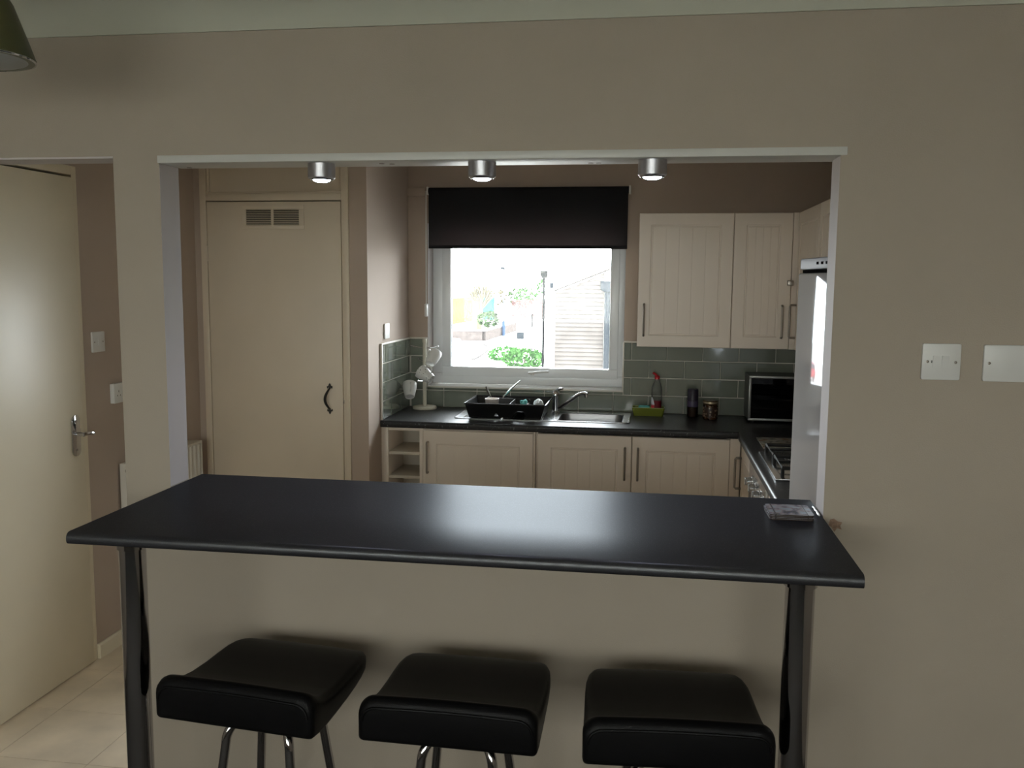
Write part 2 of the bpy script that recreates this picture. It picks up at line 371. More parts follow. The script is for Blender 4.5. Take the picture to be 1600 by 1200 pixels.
for k in range(-7, 1):                          # cut row under the sill, stacked on the row below
    a, b = XT+(k+.5)*TW+G, XT+(k+1.5)*TW-G
    a, b = max(a, -.031), min(b, 1.1405)
    if b-a < .012: continue
    obj('tile', metro(a, b, ZC+TH+.0005, ZS-.0135, 'Y', bed, None), M_tile, wall_back)
YT = YB-.585
sb = XS+.0022
obj('grout', slab(XS+.0003, sb, YT, YB-.003, ZC+.001, ZC+4*TH), M_grout, wall_cupboard)
for row in range(4):
    z0 = ZC+.0015+row*TH; z1 = ZC+(row+1)*TH-G*2
    off = .5 if row % 2 else 0
    for k in range(-1, 4):
        a = max(YT+.004, YB-.010-(k+1+off)*TW+G); b = min(YB-.011, YB-.010-(k+off)*TW-G)
        if b-a < .012: continue
        obj('tile', metro(a, b, z0, z1, 'X', sb, None), M_tile, wall_cupboard)
tt = MB(); tz = ZC+4*TH
tt.box(XS+.0095, -.0315, YB-.0115, YB-.0003, tz-.0025, tz+.007); tt.box(1.1425, XR-.001, YB-.0115, YB-.0003, tz-.0025, tz+.007)
tt.box(1.136, 1.1450, YB-.0115, YB-.0063, ZS-.012, tz-.0025); tt.box(-.0345, -.0255, YB-.0115, YB-.0063, ZS-.012, tz-.0025)
tt.box(-.0255, 1.136, YB-.0115, YB-.0063, ZS-.013, ZS-.0035)
struct('trim_9', tt, M_tiletrim, bevel=.0015)
t2 = MB(); t2.box(XS+.0004, XS+.0125, YT-.008, YB-.0118, tz-.0025, tz+.007); t2.box(XS+.0004, XS+.0125, YT-.008, YT+.003, ZC+.0015, tz-.0025)
struct('trim_10', t2, M_tiletrim, bevel=.0015)

# ------------------------------------------------------------------ kitchen window
w1 = thing('window_1', None, None, (.555, YB+.16, ZS)); w1['kind'] = 'structure'
def ring(mb, x0, x1, z0, z1, t, y0, y1, tb=None):
    tb = tb or t
    mb.box(x0, x1, y0, y1, z0, z0+tb); mb.box(x0, x1, y0, y1, z1-t, z1); mb.box(x0, x0+t, y0, y1, z0+tb, z1-t); mb.box(x1-t, x1, y0, y1, z0+tb, z1-t)
F0 = YB+.125
m = MB(); ring(m, -.0285, 1.1395, ZS+.001, ZH-.003, .066, F0, F0+.07, .062); obj('frame', m, M_upvc, w1, bevel=.004)
m = MB(); ring(m, .034, 1.103, ZS+.050, ZH-.060, .052, F0-.014, F0+.045, .056); ring(m, .078, 1.059, ZS+.098, ZH-.104, .008, F0-.008, F0+.02)
sash = obj('sash', m, M_upvc, w1, bevel=.004)
obj('pane', slab(.080, 1.057, F0+.014, F0+.018, ZS+.100, ZH-.106), M_glass, w1)
m = MB().prism(rrect(.030, .020, .009, 4, .592, ZS+.074), 'Y', F0-.028, F0-.0142); m.cyl((.592, F0-.046, ZS+.074), (.592, F0-.028, ZS+.074), .008)
h = obj('window_handle', m, M_white, w1, bevel=.002)
m = MB().tube([(.572, F0-.046, ZS+.078), (.60, F0-.049, ZS+.080), (.64, F0-.050, ZS+.086), (.694, F0-.046, ZS+.089)], [.007, .0085, .007, .006], 8)
obj('lever', m, M_white, h, smooth=True)
m = MB().cyl((.602, F0-.0585, ZS+.074), (.602, F0-.050, ZS+.074), .006); obj('lock', m, M_satin, h, smooth=True)

# roller blind
b = thing('roller_blind', 'black roller blind half lowered over the kitchen window', 'blind', (.57, YB-.045, 1.855))
bx0, bx1, by = -.012, 1.152, YB-.062
m = MB().cyl((bx0, YB-.038, 2.188), (bx1, YB-.038, 2.188), .020, n=20); obj('roller', m, M_blind, b, smooth=True)
obj('fabric', MB().add([(bx0+.003, by+.004, 1.874), (bx1-.003, by+.004, 1.874), (bx1-.003, by+.004, 2.19), (bx0+.003, by+.004, 2.19)], [(0,1,2,3)]), M_blind, b)
obj('bottom_bar', slab(bx0+.003, bx1-.003, by, by+.008, 1.855, 1.874), M_blind, b, bevel=.002)
for x0, x1 in ((bx0-.010, bx0-.0005), (bx1+.0005, bx1+.012)):
    obj('bracket', slab(x0, x1, YB-.060, YB-.0006, 2.166, 2.212), M_white, b, bevel=.003)
ch = MB(); ch.tube([(bx0-.018, YB-.028, 2.19), (bx0-.018, YB-.028, 1.53)], .0017, 6); ch.tube([(bx0-.018, YB-.046, 2.19), (bx0-.017, YB-.046, 1.53)], .0017, 6)
for k in range(110):
    z = 2.185-.006*k; ch.lathe([(.0004, -.002), (.0023, 0), (.0004, .002)], (bx0-.018, YB-.046, z), (0,0,1), 6)
obj('bead_chain', ch, M_white, b)
obj('chain_weight', slab(bx0-.025, bx0-.009, YB-.056, YB-.018, 1.455, 1.53), M_white, b, bevel=.004)

# ------------------------------------------------------------------ breakfast bar
bar = thing('breakfast_bar', 'long black breakfast bar on two chrome legs across the kitchen opening', 'breakfast bar', (.86, -.14, 0))
prof = [(.176, 1.0765), (.176, 1.101), (.173, 1.104)]
prof += [(-.443, 1.104)] + [(-.443-.014*math.sin(math.radians(a)), 1.090+.014*math.cos(math.radians(a))) for a in (15, 30, 45, 60, 75, 90)] + [(-.457, 1.084), (-.455, 1.079), (-.450, 1.0765)]
obj('bar_top', MB().prism(prof, 'X', .0022, W-.0022), M_bar, bar, smooth=True, angle=50)
for x in (.118, 1.611):
    y = -.385
    lg = obj('leg', MB().cyl((x, y, .012), (x, y, 1.060), .030, n=40), M_legchrome, bar, smooth=True)
    obj('collar', MB().lathe([(.050, 1.0762), (.050, 1.0722), (.034, 1.068), (.034, 1.055), (.0305, 1.055)], (x, y, 0), n=32), M_legchrome, lg, smooth=True)
    obj('foot', MB().lathe([(.033, 0.0045), (.033, .012), (.030, .016)], (x, y, 0), n=32), M_legchrome, lg, smooth=True)

bead = MB(); rd = random.Random(9)
bead.tube([(W-.0085+rd.uniform(-.0012, .0012), .004+.011*k, 1.1055+rd.uniform(0, .0015)) for k in range(9)], [.0016+rd.uniform(0, .0016) for k in range(9)], 6)
obj('gap_light_bead', bead, M_white, bar, smooth=True)  # white bead added for the light showing in the gap by the jamb
chip = MB(); cv = [(1.7395, 1.098), (1.749, 1.1005), (1.758, 1.094), (1.768, 1.092), (1.764, 1.083), (1.768, 1.074), (1.757, 1.077), (1.751, 1.068), (1.744, 1.079), (1.7365, 1.084)]
chip.prism(cv, 'Y', -.0012, -.0002)
struct('trim_11', chip, mat('bare brown plaster', (.30, .20, .14), .9, noise=.3, nscale=120))
# ------------------------------------------------------------------ bar stools
def stool_seat():
    # side profile of the wave-shaped pad: (y, z_top, half width, z_bottom, corner radius); the low lip is at -y
    prof = [(-.190, .752, .182, .690, .030), (-.188, .764, .191, .682, .034), (-.182, .773, .196, .678, .036), (-.172, .777, .197, .677, .036), (-.160, .774, .197, .676, .034), (-.148, .765, .197, .675, .030), (-.132, .753, .196, .674, .024),
            (-.105, .744, .195, .674, .020), (-.06, .739, .194, .677, .020), (0, .739, .193, .683, .020), (.05, .742, .192, .690, .020), (.09, .744, .190, .697, .019), (.122, .743, .185, .702, .017), (.145, .740, .177, .706, .015), (.162, .735, .165, .709, .012), (.174, .728, .148, .711, .008), (.180, .720, .128, .713, .003)]
    vs = []; fs = []; rows = []
    for y, zt, hw, zb, rc in prof:
        r = []; rb = min(.010, (zt-zb)*.3)
        for k in range(7): a = math.radians(180-90*k/6); r.append((-hw+rc+rc*math.cos(a), y, zt-rc+rc*math.sin(a)))
        for k in range(1, 10): t = -1+2*k/10; r.append((t*(hw-rc), y, zt+.003*(1-t*t)))
        for k in range(7): a = math.radians(90-90*k/6); r.append((hw-rc+rc*math.cos(a), y, zt-rc+rc*math.sin(a)))
        for k in range(4): a = math.radians(-90*k/3); r.append((hw-rb+rb*math.cos(a), y, zb+rb+rb*math.sin(a)))
        for k in range(4): a = math.radians(-90-90*k/3); r.append((-hw+rb+rb*math.cos(a), y, zb+rb+rb*math.sin(a)))
        rows.append(r)
    n = len(rows[0])
    for r in rows: vs += r
    for i in range(len(rows)-1):
        for k in range(n): fs.append((i*n+k, i*n+(k+1) % n, (i+1)*n+(k+1) % n, (i+1)*n+k))
    fs.append(tuple(range(n))); fs.append(tuple(range((len(rows)-1)*n, len(rows)*n)))
    return MB().add(vs, fs)
def make_stool():
    r = thing('bar_stool', '', 'stool', (0,0,0), 'black stools at the breakfast bar')
    s = obj('seat', stool_seat(), M_leather, r, smooth=True, local=True, angle=60)
    pp = []; hw, rc = .186, .031              # piping inside the edge of the lip's flat face
    for k in range(7): a = math.radians(180-90*k/6); pp.append((-hw+rc+rc*math.cos(a), -.1895, .757-rc+rc*math.sin(a)))
    for k in range(1, 8): t = -1+2*k/8; pp.append((t*(hw-rc), -.1898, .757+.003*(1-t*t)))
    for k in range(7): a = math.radians(90-90*k/6); pp.append((hw-rc+rc*math.cos(a), -.1895, .757-rc+rc*math.sin(a)))
    obj('piping', MB().tube(pp, .0034, 8), M_leather, s, smooth=True, local=True)
    obj('under_plate', MB().lathe([(.075, .655), (.082, .660), (.082, .6825), (.0, .6825)], n=28), M_black, r, smooth=True, local=True)
    hub = obj('swivel', MB().lathe([(.030, .600), (.036, .612), (.036, .6545), (.0, .6545)], n=24), M_chrome, r, smooth=True, local=True)
    for k in range(4):
        a = PI/4+k*PI/2; c, s_ = math.cos(a), math.sin(a); pts = []
        def P(rad, z): return (c*rad, s_*rad, z)
        pts = [P(.030, .632), P(.055, .636)]
        for q in range(8):
            b_ = math.radians(90*q/7); pts.append(P(.065+.052*math.sin(b_), .584+.052*math.cos(b_)))
        pts += [P(.130, .50), P(.165, .28), P(.205, .018)]
        lg = obj('leg', MB().tube(pts, .0115, 12), M_legchrome, r, smooth=True, local=True)
        obj('foot_cap', MB().cyl(P(.2035, .026), P(.207, .0045), .0135, .0135, 12), M_black, lg, smooth=True, local=True)
    obj('foot_ring', MB().tube([(.168*math.cos(2*PI*k/40), .168*math.sin(2*PI*k/40), .255) for k in range(40)], .009, 8, True), M_legchrome, r, smooth=True, local=True)
    return r
st0 = make_stool()
for i, (x, y, a, lab) in enumerate(((.412, -.283, -6, 'black leatherette stool with chrome legs, under the left end of the bar'),
                                    (.884, -.288, -1, 'black leatherette stool between the two other stools at the bar'),
                                    (1.357, -.290, 4, 'black leatherette stool beside the right chrome leg of the bar'))):
    s = st0 if i == 0 else copy_tree(st0)
    s.location = (x, y, 0); s.rotation_euler.z = math.radians(a); s['label'] = lab

# coasters stacked on the bar
def coaster_mat():
    m = mat('coaster print', (.42, .45, .52), .25); nt = m.node_tree; b_ = nt.nodes['Principled BSDF']
    tc = nt.nodes.new('ShaderNodeTexCoord'); sp = nt.nodes.new('ShaderNodeSeparateXYZ'); nt.links.new(tc.outputs['Generated'], sp.inputs[0])
    v = nt.nodes.new('ShaderNodeTexNoise'); v.inputs['Scale'].default_value = 4.5; v.inputs['Detail'].default_value = 3; nt.links.new(tc.outputs['Generated'], v.inputs['Vector'])
    cr = nt.nodes.new('ShaderNodeValToRGB'); e = cr.color_ramp.elements
    e[0].position = .36; e[0].color = (.07, .08, .13, 1); e[1].position = .5; e[1].color = (.32, .29, .32, 1)
    x = e.new(.62); x.color = (.30, .36, .42, 1)
    nt.links.new(v.outputs['Fac'], cr.inputs['Fac'])
    band = nt.nodes.new('ShaderNodeMath'); band.operation = 'COMPARE'; band.inputs[1].default_value = .13; band.inputs[2].default_value = .018; nt.links.new(sp.outputs['X'], band.inputs[0])
    band2 = nt.nodes.new('ShaderNodeMath'); band2.operation = 'COMPARE'; band2.inputs[1].default_value = .86; band2.inputs[2].default_value = .010; nt.links.new(sp.outputs['X'], band2.inputs[0])
    ad = nt.nodes.new('ShaderNodeMath'); ad.operation = 'ADD'; ad.use_clamp = True; nt.links.new(band.outputs[0], ad.inputs[0]); nt.links.new(band2.outputs[0], ad.inputs[1])
    mx = nt.nodes.new('ShaderNodeMix'); mx.data_type = 'RGBA'; nt.links.new(ad.outputs[0], mx.inputs['Factor']); nt.links.new(cr.outputs['Color'], mx.inputs['A']); mx.inputs['B'].default_value = (.05, .07, .11, 1)
    nt.links.new(mx.outputs['Result'], b_.inputs['Base Color']); return m
M_coast = coaster_mat(); M_cork = mat('coaster core', (.035, .022, .016), .8)
clabs = ['bottom coaster of the small stack on the black bar', 'second coaster from the bottom of the stack on the bar', 'third coaster up, just below the top printed one', 'square coaster with a pale blue floral print, topmost of the stack on the bar']
for k in range(4):
    dx, dy, a = ((0, 0, 1), (.0015, -.001, 0), (-.001, .001, 2), (.001, 0, .5))[k]
    c = thing('coaster', clabs[k], 'coaster', (1.640+dx, -.001+dy, 1.1043+k*.0036), 'stack of coasters on the bar')
    obj('core', MB().prism(rrect(.104, .104, .008, 4), 'Z', 0, .0028), M_cork, c, local=True)
    obj('printed_face', MB().prism(rrect(.104, .104, .008, 4), 'Z', .0028, .0035), M_coast, c, local=True)
    c.rotation_euler.z = math.radians(a)

# ------------------------------------------------------------------ downlights under the head board
for i, (x, lab) in enumerate(((.430, 'chrome puck downlight above the bar, in front of the cream cupboard door'), (.857, 'chrome puck downlight in front of the black roller blind, middle of three'), (1.286, 'chrome puck downlight above the white wall cabinets, rightmost of three'))):
    y = .046; d = thing('downlight', lab, 'light', (x, y, 1.935), 'lit downlights under the opening head')
    obj('housing', MB().lathe([(.0, 1.9736), (.0355, 1.9736), (.0355, 1.938), (.033, 1.935), (.0255, 1.935), (.0245, 1.9385), (.0, 1.9385)][::-1], (x, y, 0), n=36), M_lampgrey, d, smooth=True)
    obj('bezel', MB().tube([(x+.029*math.cos(2*PI*k/36), y+.029*math.sin(2*PI*k/36), 1.9345) for k in range(36)], .003, 8, True), M_chrome, d, smooth=True)
    obj('lens', MB().lathe([(.0, 1.938), (.0240, 1.938), (.0240, 1.934), (.021, 1.930), (.013, 1.9272), (.0, 1.9265)][::-1], (x, y, 0), n=28), M_led, d, smooth=True)
    L = bpy.data.lights.new('downlight_led', 'SPOT'); L.energy = 3.5; L.color = (.78, .74, 1.0); L.spot_size = math.radians(104); L.spot_blend = .9; L.shadow_soft_size = .02
    lo = bpy.data.objects.new('downlight_led', L); COL.objects.link(lo); lo.parent = d; lo.location = (0, 0, -.012)

# ------------------------------------------------------------------ electrical fittings
def plate_y(name, label, x0, x1, z0, z1, y, cat, rockers=(), screws=(), m=M_white):
    t_ = thing(name, label, cat, ((x0+x1)/2, y, z0))
    obj('plate', MB().prism(rrect(x1-x0, z1-z0, .004, 3, (x0+x1)/2, (z0+z1)/2), 'Y', y-.0095, y-.0006), m, t_, bevel=.0015)
    for (a, b_, c, d_, dep) in rockers: obj('rocker', MB().prism([(y-.0097, c), (y-.0097-dep[0], c), (y-.0097-dep[1], d_), (y-.0097, d_)], 'X', a, b_), m, t_)
    for (a, c) in screws: obj('screw', MB().lathe([(.0034, -.0002), (.0034, .0004), (.002, .0010)], (a, y-.0096, c), (0,-1,0), 12), M_satin, t_, smooth=True)
    return t_
sw = plate_y('light_switch', 'white fused switch plate with two rockers on the wall right of the opening', 1.929, 2.015, 1.450, 1.536, 0, 'switch',
        [(1.953, 1.968, 1.480, 1.507, (.0012, .0018)), (1.973, 1.989, 1.479, 1.507, (.0005, .003))], [(1.941, 1.493), (2.004, 1.492)])
obj('indicator', slab(1.9495, 1.9515, -.0103, -.0097, 1.490, 1.496), M_dark, sw)
plate_y('blank_plate', 'wide white blank plate at the far right edge of the wall', 2.066, 2.212, 1.449, 1.535, 0, 'wall plate', [], [(2.078, 1.492), (2.200, 1.492)])
def plate_x(name, label, y0, y1, z0, z1, x, cat, deep=.0095, screws=True):
    t_ = thing(name, label, cat, (x, (y0+y1)/2, z0))
    p = obj('plate', MB().prism(rrect(y1-y0, z1-z0, .004, 3, (y0+y1)/2, (z0+z1)/2), 'X', x+.0006, x+deep), M_white, t_, bevel=.0015)
    if screws:
        for q in ((y0+.014), (y1-.014)): obj('screw', MB().lathe([(.0034, 0), (.0034, .0006), (.002, .0012)], (x+deep, q, (z0+z1)/2), (1,0,0), 12), M_satin, t_, smooth=True)
    return t_
s1 = plate_x('light_switch', 'single white switch plate on the taupe wall right of the cream door', 1.302, 1.390, 1.350, 1.438, XL, 'switch')
obj('rocker', MB().prism([(XL+.0097, 1.380), (XL+.0115, 1.380), (XL+.0135, 1.408), (XL+.0097, 1.408)], 'Y', 1.340, 1.354), M_white, s1)
s2 = plate_x('wall_socket', 'white double socket half hidden behind the left pillar', 1.425, 1.571, 1.112, 1.200, XL, 'socket', deep=.022, screws=False)
for yy in (1.46, 1.535):
    hs = MB(); hs.box(XL+.0221, XL+.0226, yy-.0015, yy+.0015, 1.160, 1.169); hs.box(XL+.0221, XL+.0226, yy-.013, yy-.010, 1.143, 1.149); hs.box(XL+.0221, XL+.0226, yy+.010, yy+.013, 1.143, 1.149)
    obj('pin_hole', hs, M_dark, s2)
plate_x('wall_socket', 'slim white socket on the sunlit side wall above the green tiles', 2.516, 2.602, 1.349, 1.432, XS, 'socket', screws=False)

# radiator on the left wall
r = thing('radiator', 'white ribbed panel radiator on the taupe wall behind the left pillar', 'radiator', (XL+.05, 1.72, .25))
RY0, RY1, RZ = 1.462, 2.083, .834
y = RY0+.022; prof = [(XL+.045, RY0+.003), (XL+.075, RY0+.003)]
while y < RY1-.035:
    prof += [(XL+.075, y), (XL+.084, y+.008), (XL+.084, y+.020), (XL+.075, y+.028)]; y += .040
prof += [(XL+.075, RY1-.003), (XL+.045, RY1-.003)]
obj('panel', MB().prism(prof, 'Z', .26, RZ-.015), M_rad, r)
obj('top_grille', slab(XL+.012, XL+.086, RY0+.001, RY1-.001, RZ-.014, RZ), M_rad, r, bevel=.003)
for a in (RY0-.0035, RY1): obj('side_panel', slab(XL+.012, XL+.084, a, a+.0035, .26, RZ-.001), M_rad, r)
obj('vent_plug', MB().cyl((XL+.05, RY0-.004, RZ-.032), (XL+.05, RY0-.011, RZ-.032), .009), M_satin, r, smooth=True)
obj('bracket', slab(XL+.0006, XL+.044, 1.6, 1.63, .4, .8), M_rad, r)
obj('valve', MB().cyl((XL+.05, RY0-.004, .29), (XL+.05, RY0-.034, .29), .014).cyl((XL+.05, RY0-.024, .0), (XL+.05, RY0-.024, .29), .0075), M_chrome, r, smooth=True)

# ------------------------------------------------------------------ kitchen units
def handle_y(mb_parent, x, z0, z1, y, m=M_satin):      # bar handle on a door facing -Y
    pts = [(x, y-.0004, z0), (x, y-.022, z0), (x, y-.028, z0+.006), (x, y-.028, z1-.006), (x, y-.022, z1), (x, y-.0004, z1)]
    return obj('handle', MB().tube(pts, .0058, 8), m, mb_parent, smooth=True)
def handle_x(mb_parent, y, z0, z1, x, m=M_satin):      # on a door facing -X
    pts = [(x-.0004, y, z0), (x-.026, y, z0), (x-.032, y, z0+.006), (x-.032, y, z1-.006), (x-.026, y, z1), (x-.0004, y, z1)]
    return obj('handle', MB().tube(pts, .0058, 8), m, mb_parent, smooth=True)
def door_mesh(w_, h_, planks=5, b=.072, t_=.019):      # local: x 0..w, z 0..h, front at y = 0, back at y = t
    mb = MB(); r_ = .0045; g = .006
    def rect(i, y): return [(i, y, i), (w_-i, y, i), (w_-i, y, h_-i), (i, y, h_-i)]
    loops = [rect(0, t_), rect(0, .003), rect(.003, 0), rect(b, 0), rect(b+.004, r_), rect(b+.009, r_), rect(b+.012, .0015)]
    vs = []; fs = []
    for l in loops: vs += l
    for i in range(len(loops)-1):
        for k in range(4): fs.append((i*4+k, i*4+(k+1) % 4, (i+1)*4+(k+1) % 4, (i+1)*4+k))
    fs.append((3, 2, 1, 0)); mb.add(vs, fs)
    x0, x1, z0, z1 = b+.012, w_-b-.012, b+.012, h_-b-.012
    n = planks; pw = (x1-x0)/n; yb = .0015; q = .0012; d = .0013
    for k in range(n):                                   # tongue-and-groove centre panel
        a, c = x0+k*pw, x0+(k+1)*pw
        aa = a+(q if k else 0); cc = c-(q if k < n-1 else 0)
        mb.add([(aa, yb, z0), (cc, yb, z0), (cc, yb, z1), (aa, yb, z1)], [(0,1,2,3)])
        if k < n-1:
            mb.add([(cc, yb, z0), (c, yb+d, z0), (c, yb+d, z1), (cc, yb, z1), (c+q, yb, z0), (c+q, yb, z1)], [(0,1,2,3), (1,4,5,2)])
    return mb
def door_y(parent, x0, x1, z0, z1, y, planks=5, b=.072):
    return obj('door', door_mesh(x1-x0, z1-z0, planks, b).xf(Matrix.Translation((x0, y, z0))), M_cab, parent, smooth=True, angle=20)
def door_x(parent, y0, y1, z0, z1, x, planks=5, b=.072): # faces -X
    Rm = Matrix.Translation((x, y1, z0)) @ Matrix.Rotation(-PI/2, 4, 'Z')
    return obj('door', door_mesh(y1-y0, z1-z0, planks, b).xf(Rm), M_cab, parent, smooth=True, angle=20)
def carcass(parent, x0, x1, y0, y1, z0, z1, open_top=False):
    mb = MB(); t_ = .016
    mb.box(x0, x0+t_, y0, y1, z0, z1); mb.box(x1-t_, x1, y0, y1, z0, z1); mb.box(x0+t_, x1-t_, y0, y1, z0, z0+t_); mb.box(x0+t_, x1-t_, y1-.008, y1, z0+t_, z1)
    if not open_top: mb.box(x0+t_, x1-t_, y0, y1-.008, z1-t_, z1)
    return obj('carcass', mb, M_cab, parent)
ZT, ZP = .8715, .15
YD = YB-.58                                              # front of the ordinary doors
# open shelf unit at the left end
u = thing('open_shelf_unit', 'narrow white open shelf unit at the left end of the base cabinets', 'shelf unit', (-.03, 2.75, 0))
yf = 2.458
m = MB(); m.box(-.1465, -.108, yf-.004, 3.0, .0, ZT); m.box(.066, .0825, yf, 3.0, .0, ZT); m.box(-.108, .066, yf, 3.0, .856, ZT); m.box(-.108, .066, yf, 3.0, .15, .166)
obj('carcass', m, M_cab, u, bevel=.001)
obj('back_panel', slab(-.108, .066, 2.76, 2.765, .166, .856), M_cabin, u)
for z in (.722, .590, .458, .31): obj('shelf', slab(-.1075, .0655, yf+.006, 2.759, z, z+.016), M_cabin, u, bevel=.001)
obj('plinth', slab(-.108, .066, 2.50, 2.515, 0, .15), M_cab, u)
# three units of the back run
def base_unit(name, label, x0, x1, doors, y_door, hx, plank=5, open_top=False):
    t_ = thing(name, label, 'cabinet', ((x0+x1)/2, 2.74, 0), 'white base cabinets of the back run')
    carcass(t_, x0, x1, y_door+.0205, 3.0, ZP, ZT, open_top)
    obj('plinth', slab(x0, x1, 2.50, 2.516, 0, ZP-.002), M_cab, t_)
    for (a, b_), h_ in zip(doors, hx):
        d_ = door_y(t_, a, b_, ZP+.01, ZT-.006, y_door, plank)
        handle_y(d_, h_, .637, .803, y_door)
    return t_
base_unit('base_cabinet', 'wide white base cabinet with a proud door, left of the sink', .084, .700, [(.092, .691)], 2.436, [.119])
base_unit('base_cabinet', 'white two-door base cabinet under the sink with paired handles', .7015, 1.7135, [(.712, 1.209), (1.2125, 1.7125)], YD, [1.175, 1.243], open_top=True)
# right run
u = thing('corner_base_cabinet', 'white corner base cabinet beside the oven, one handle seen edge-on', 'cabinet', (2.05, 2.25, 0))
carcass(u, 1.789, 2.34, 1.955, 2.456, ZP, ZT)
obj('corner_post', slab(1.7145, 1.766, YD+.003, YD+.02, 0, ZT), M_cab, u)
d = door_x(u, 1.960, 2.430, ZP+.01, ZT-.006, 1.768); handle_x(d, 2.398, .625, .783, 1.768)
ov = thing('built_in_oven', 'built-in oven with steel control knobs under the gas hob', 'oven', (2.05, 1.64, ZP))
obj('body', slab(1.775, 2.33, 1.350, 1.940, ZP+.002, .868), M_black, ov)
obj('control_panel', slab(1.757, 1.7745, 1.350, 1.9405, .735, .868), M_steel, ov, bevel=.002)
dr = obj('oven_door', slab(1.757, 1.7745, 1.350, 1.940, ZP+.004, .731), M_black, ov, bevel=.003)
obj('handle', MB().tube([(1.7565, 1.40, .69), (1.722, 1.40, .69), (1.722, 1.89, .69), (1.7565, 1.89, .69)], .008, 8), M_steel, dr, smooth=True)
for yy in (1.80, 1.665, 1.53, 1.41):
    k_ = obj('knob', MB().lathe([(.026, 0), (.025, .004), (.020, .006), (.018, .026), (.015, .028), (.0, .028)], (1.7566, yy, .795), (-1,0,0), 24), M_steel, ov, smooth=True)
    obj('grip', slab(1.722, 1.7285, yy-.004, yy+.004, .777, .813), M_steel, k_, bevel=.002)
u = thing('base_cabinet', 'white base cabinet between the oven and the tall fridge freezer', 'cabinet', (2.05, 1.06, 0))
carcass(u, 1.789, 2.34, .85, 1.345, ZP, ZT); d = door_x(u, .855, 1.340, ZP+.01, ZT-.006, 1.768); handle_x(d, .89, .637, .803, 1.768)
# worktop: two legs of an L with a rolled front edge and a hole for the sink bowl
wt = MB(); z0, z1 = .8725, ZC
YF = 2.4375
for (a, b_, c, d_) in ((XS+.0006, .782, YF+.012, YB-.003), (1.168, XR-.001, YF+.012, YB-.003), (.782, 1.168, YF+.012, 2.600), (.782, 1.168, 2.936, YB-.003)): wt.box(a, b_, c, d_, z0, z1)
wt.box(XK+.012, XR-.001, .845, YF+.012, z0, z1)
nose = lambda s, o: [(o+s*.012, z0), (o+s*.012, z1)] + [(o+s*(.012-.012*math.sin(math.radians(a))), z1-.012+.012*math.cos(math.radians(a))) for a in (20, 40, 60, 75, 90)] + [(o, z0+.008), (o+s*.003, z0+.002)]
wt.prism(nose(1, YF), 'X', XS+.0006, XK+.012); 
wt.prism(nose(1, XK), 'Y', .845, YF+.012)
wt = obj('worktop', wt, M_top, smooth=True, angle=40); tag(wt, 'black flecked L-shaped worktop with a rolled front edge', 'worktop')

# wall cabinets
ZW0, ZW1 = 1.3185, 2.0385
def wall_unit(label, x0, x1, dx0, dx1, hx, plank):
    t_ = thing('wall_cabinet', label, 'cabinet', ((x0+x1)/2, 2.87, ZW0), 'white wall cabinets')
    carcass(t_, x0, x1, 2.7385, YB-.013, ZW0, ZW1); d_ = door_y(t_, dx0, dx1, ZW0+.001, ZW1-.001, 2.7185, plank, .062); handle_y(d_, hx, 1.381, 1.551, 2.7185); return t_
wall_unit('wide white wall cabinet next to the kitchen window', 1.2195, 1.7185, 1.2195, 1.7165, 1.254, 5)
cbt = wall_unit('narrow white wall cabinet in the corner, right of the wide one', 1.7195, 2.345, 1.7195, 2.020, 1.979, 4)
obj('catch', slab(2.000, 2.030, 2.690, 2.718, 1.657, 1.685), M_satin, cbt, bevel=.003)
obj('corner_post', slab(2.0225, 2.064, 2.7205, 2.738, ZW0, ZW1), M_cab, cbt)
for (a, b_, lab, hy) in ((2.10, 2.700, 'white wall cabinet on the right wall nearest the corner', 2.675), (1.496, 2.098, 'white wall cabinet above the hob, partly behind the opening', 1.53)):
    t_ = thing('wall_cabinet', lab, 'cabinet', (2.2, (a+b_)/2, ZW0), 'white wall cabinets')
    carcass(t_, 2.0665, XR-.001, a, b_, ZW0, ZW1); d_ = door_x(t_, a+.001, b_-.001, ZW0+.001, ZW1-.001, 2.046, 5, .062); handle_x(d_, hy, 1.384, 1.556, 2.046)

# fridge freezer
u = thing('fridge_freezer', 'tall glossy white fridge freezer beside the right edge of the opening', 'fridge', (2.05, .49, 0))
u.rotation_euler.z = .085; u.location.x += .023; u.location.y += .026
FX, FY0, FY1 = 1.757, .185, .770
obj('body', slab(FX+.05, 2.22, FY0, FY1, .02, 1.752), M_fridge, u, bevel=.004)
obj('control_panel', slab(FX+.004, FX+.049, FY0+.002, FY1-.002, 1.716, 1.751), M_fpanel, u, bevel=.005)
for a in (.45, .50, .55): obj('button', slab(FX+.002, FX+.0039, a, a+.018, 1.730, 1.738), M_dark, u)
obj('display', slab(FX+.0025, FX+.0039, .33, .40, 1.726, 1.742), M_black, u)
obj('gasket', slab(FX+.044, FX+.0495, FY0+.008, FY1-.008, .06, 1.705), M_dark, u)
obj('gap_shade_strip', slab(FX+.012, FX+.0495, FY0+.004, FY1-.004, 1.7055, 1.7155), M_dark, u)  # black strip filling the gap under the panel, its shade as colour
for (a, b_, ar) in ((.62, 1.705, 'fridge'), (.06, .612, 'freezer')):
    obj('door', slab(FX, FX+.0435, FY0, FY1, a, b_), M_fridge, u, bevel=.006, seg=3)
for yy in (.23, .72): obj('foot', MB().cyl((2.0, yy, .0003), (2.0, yy, .0198), .018), M_black, u)

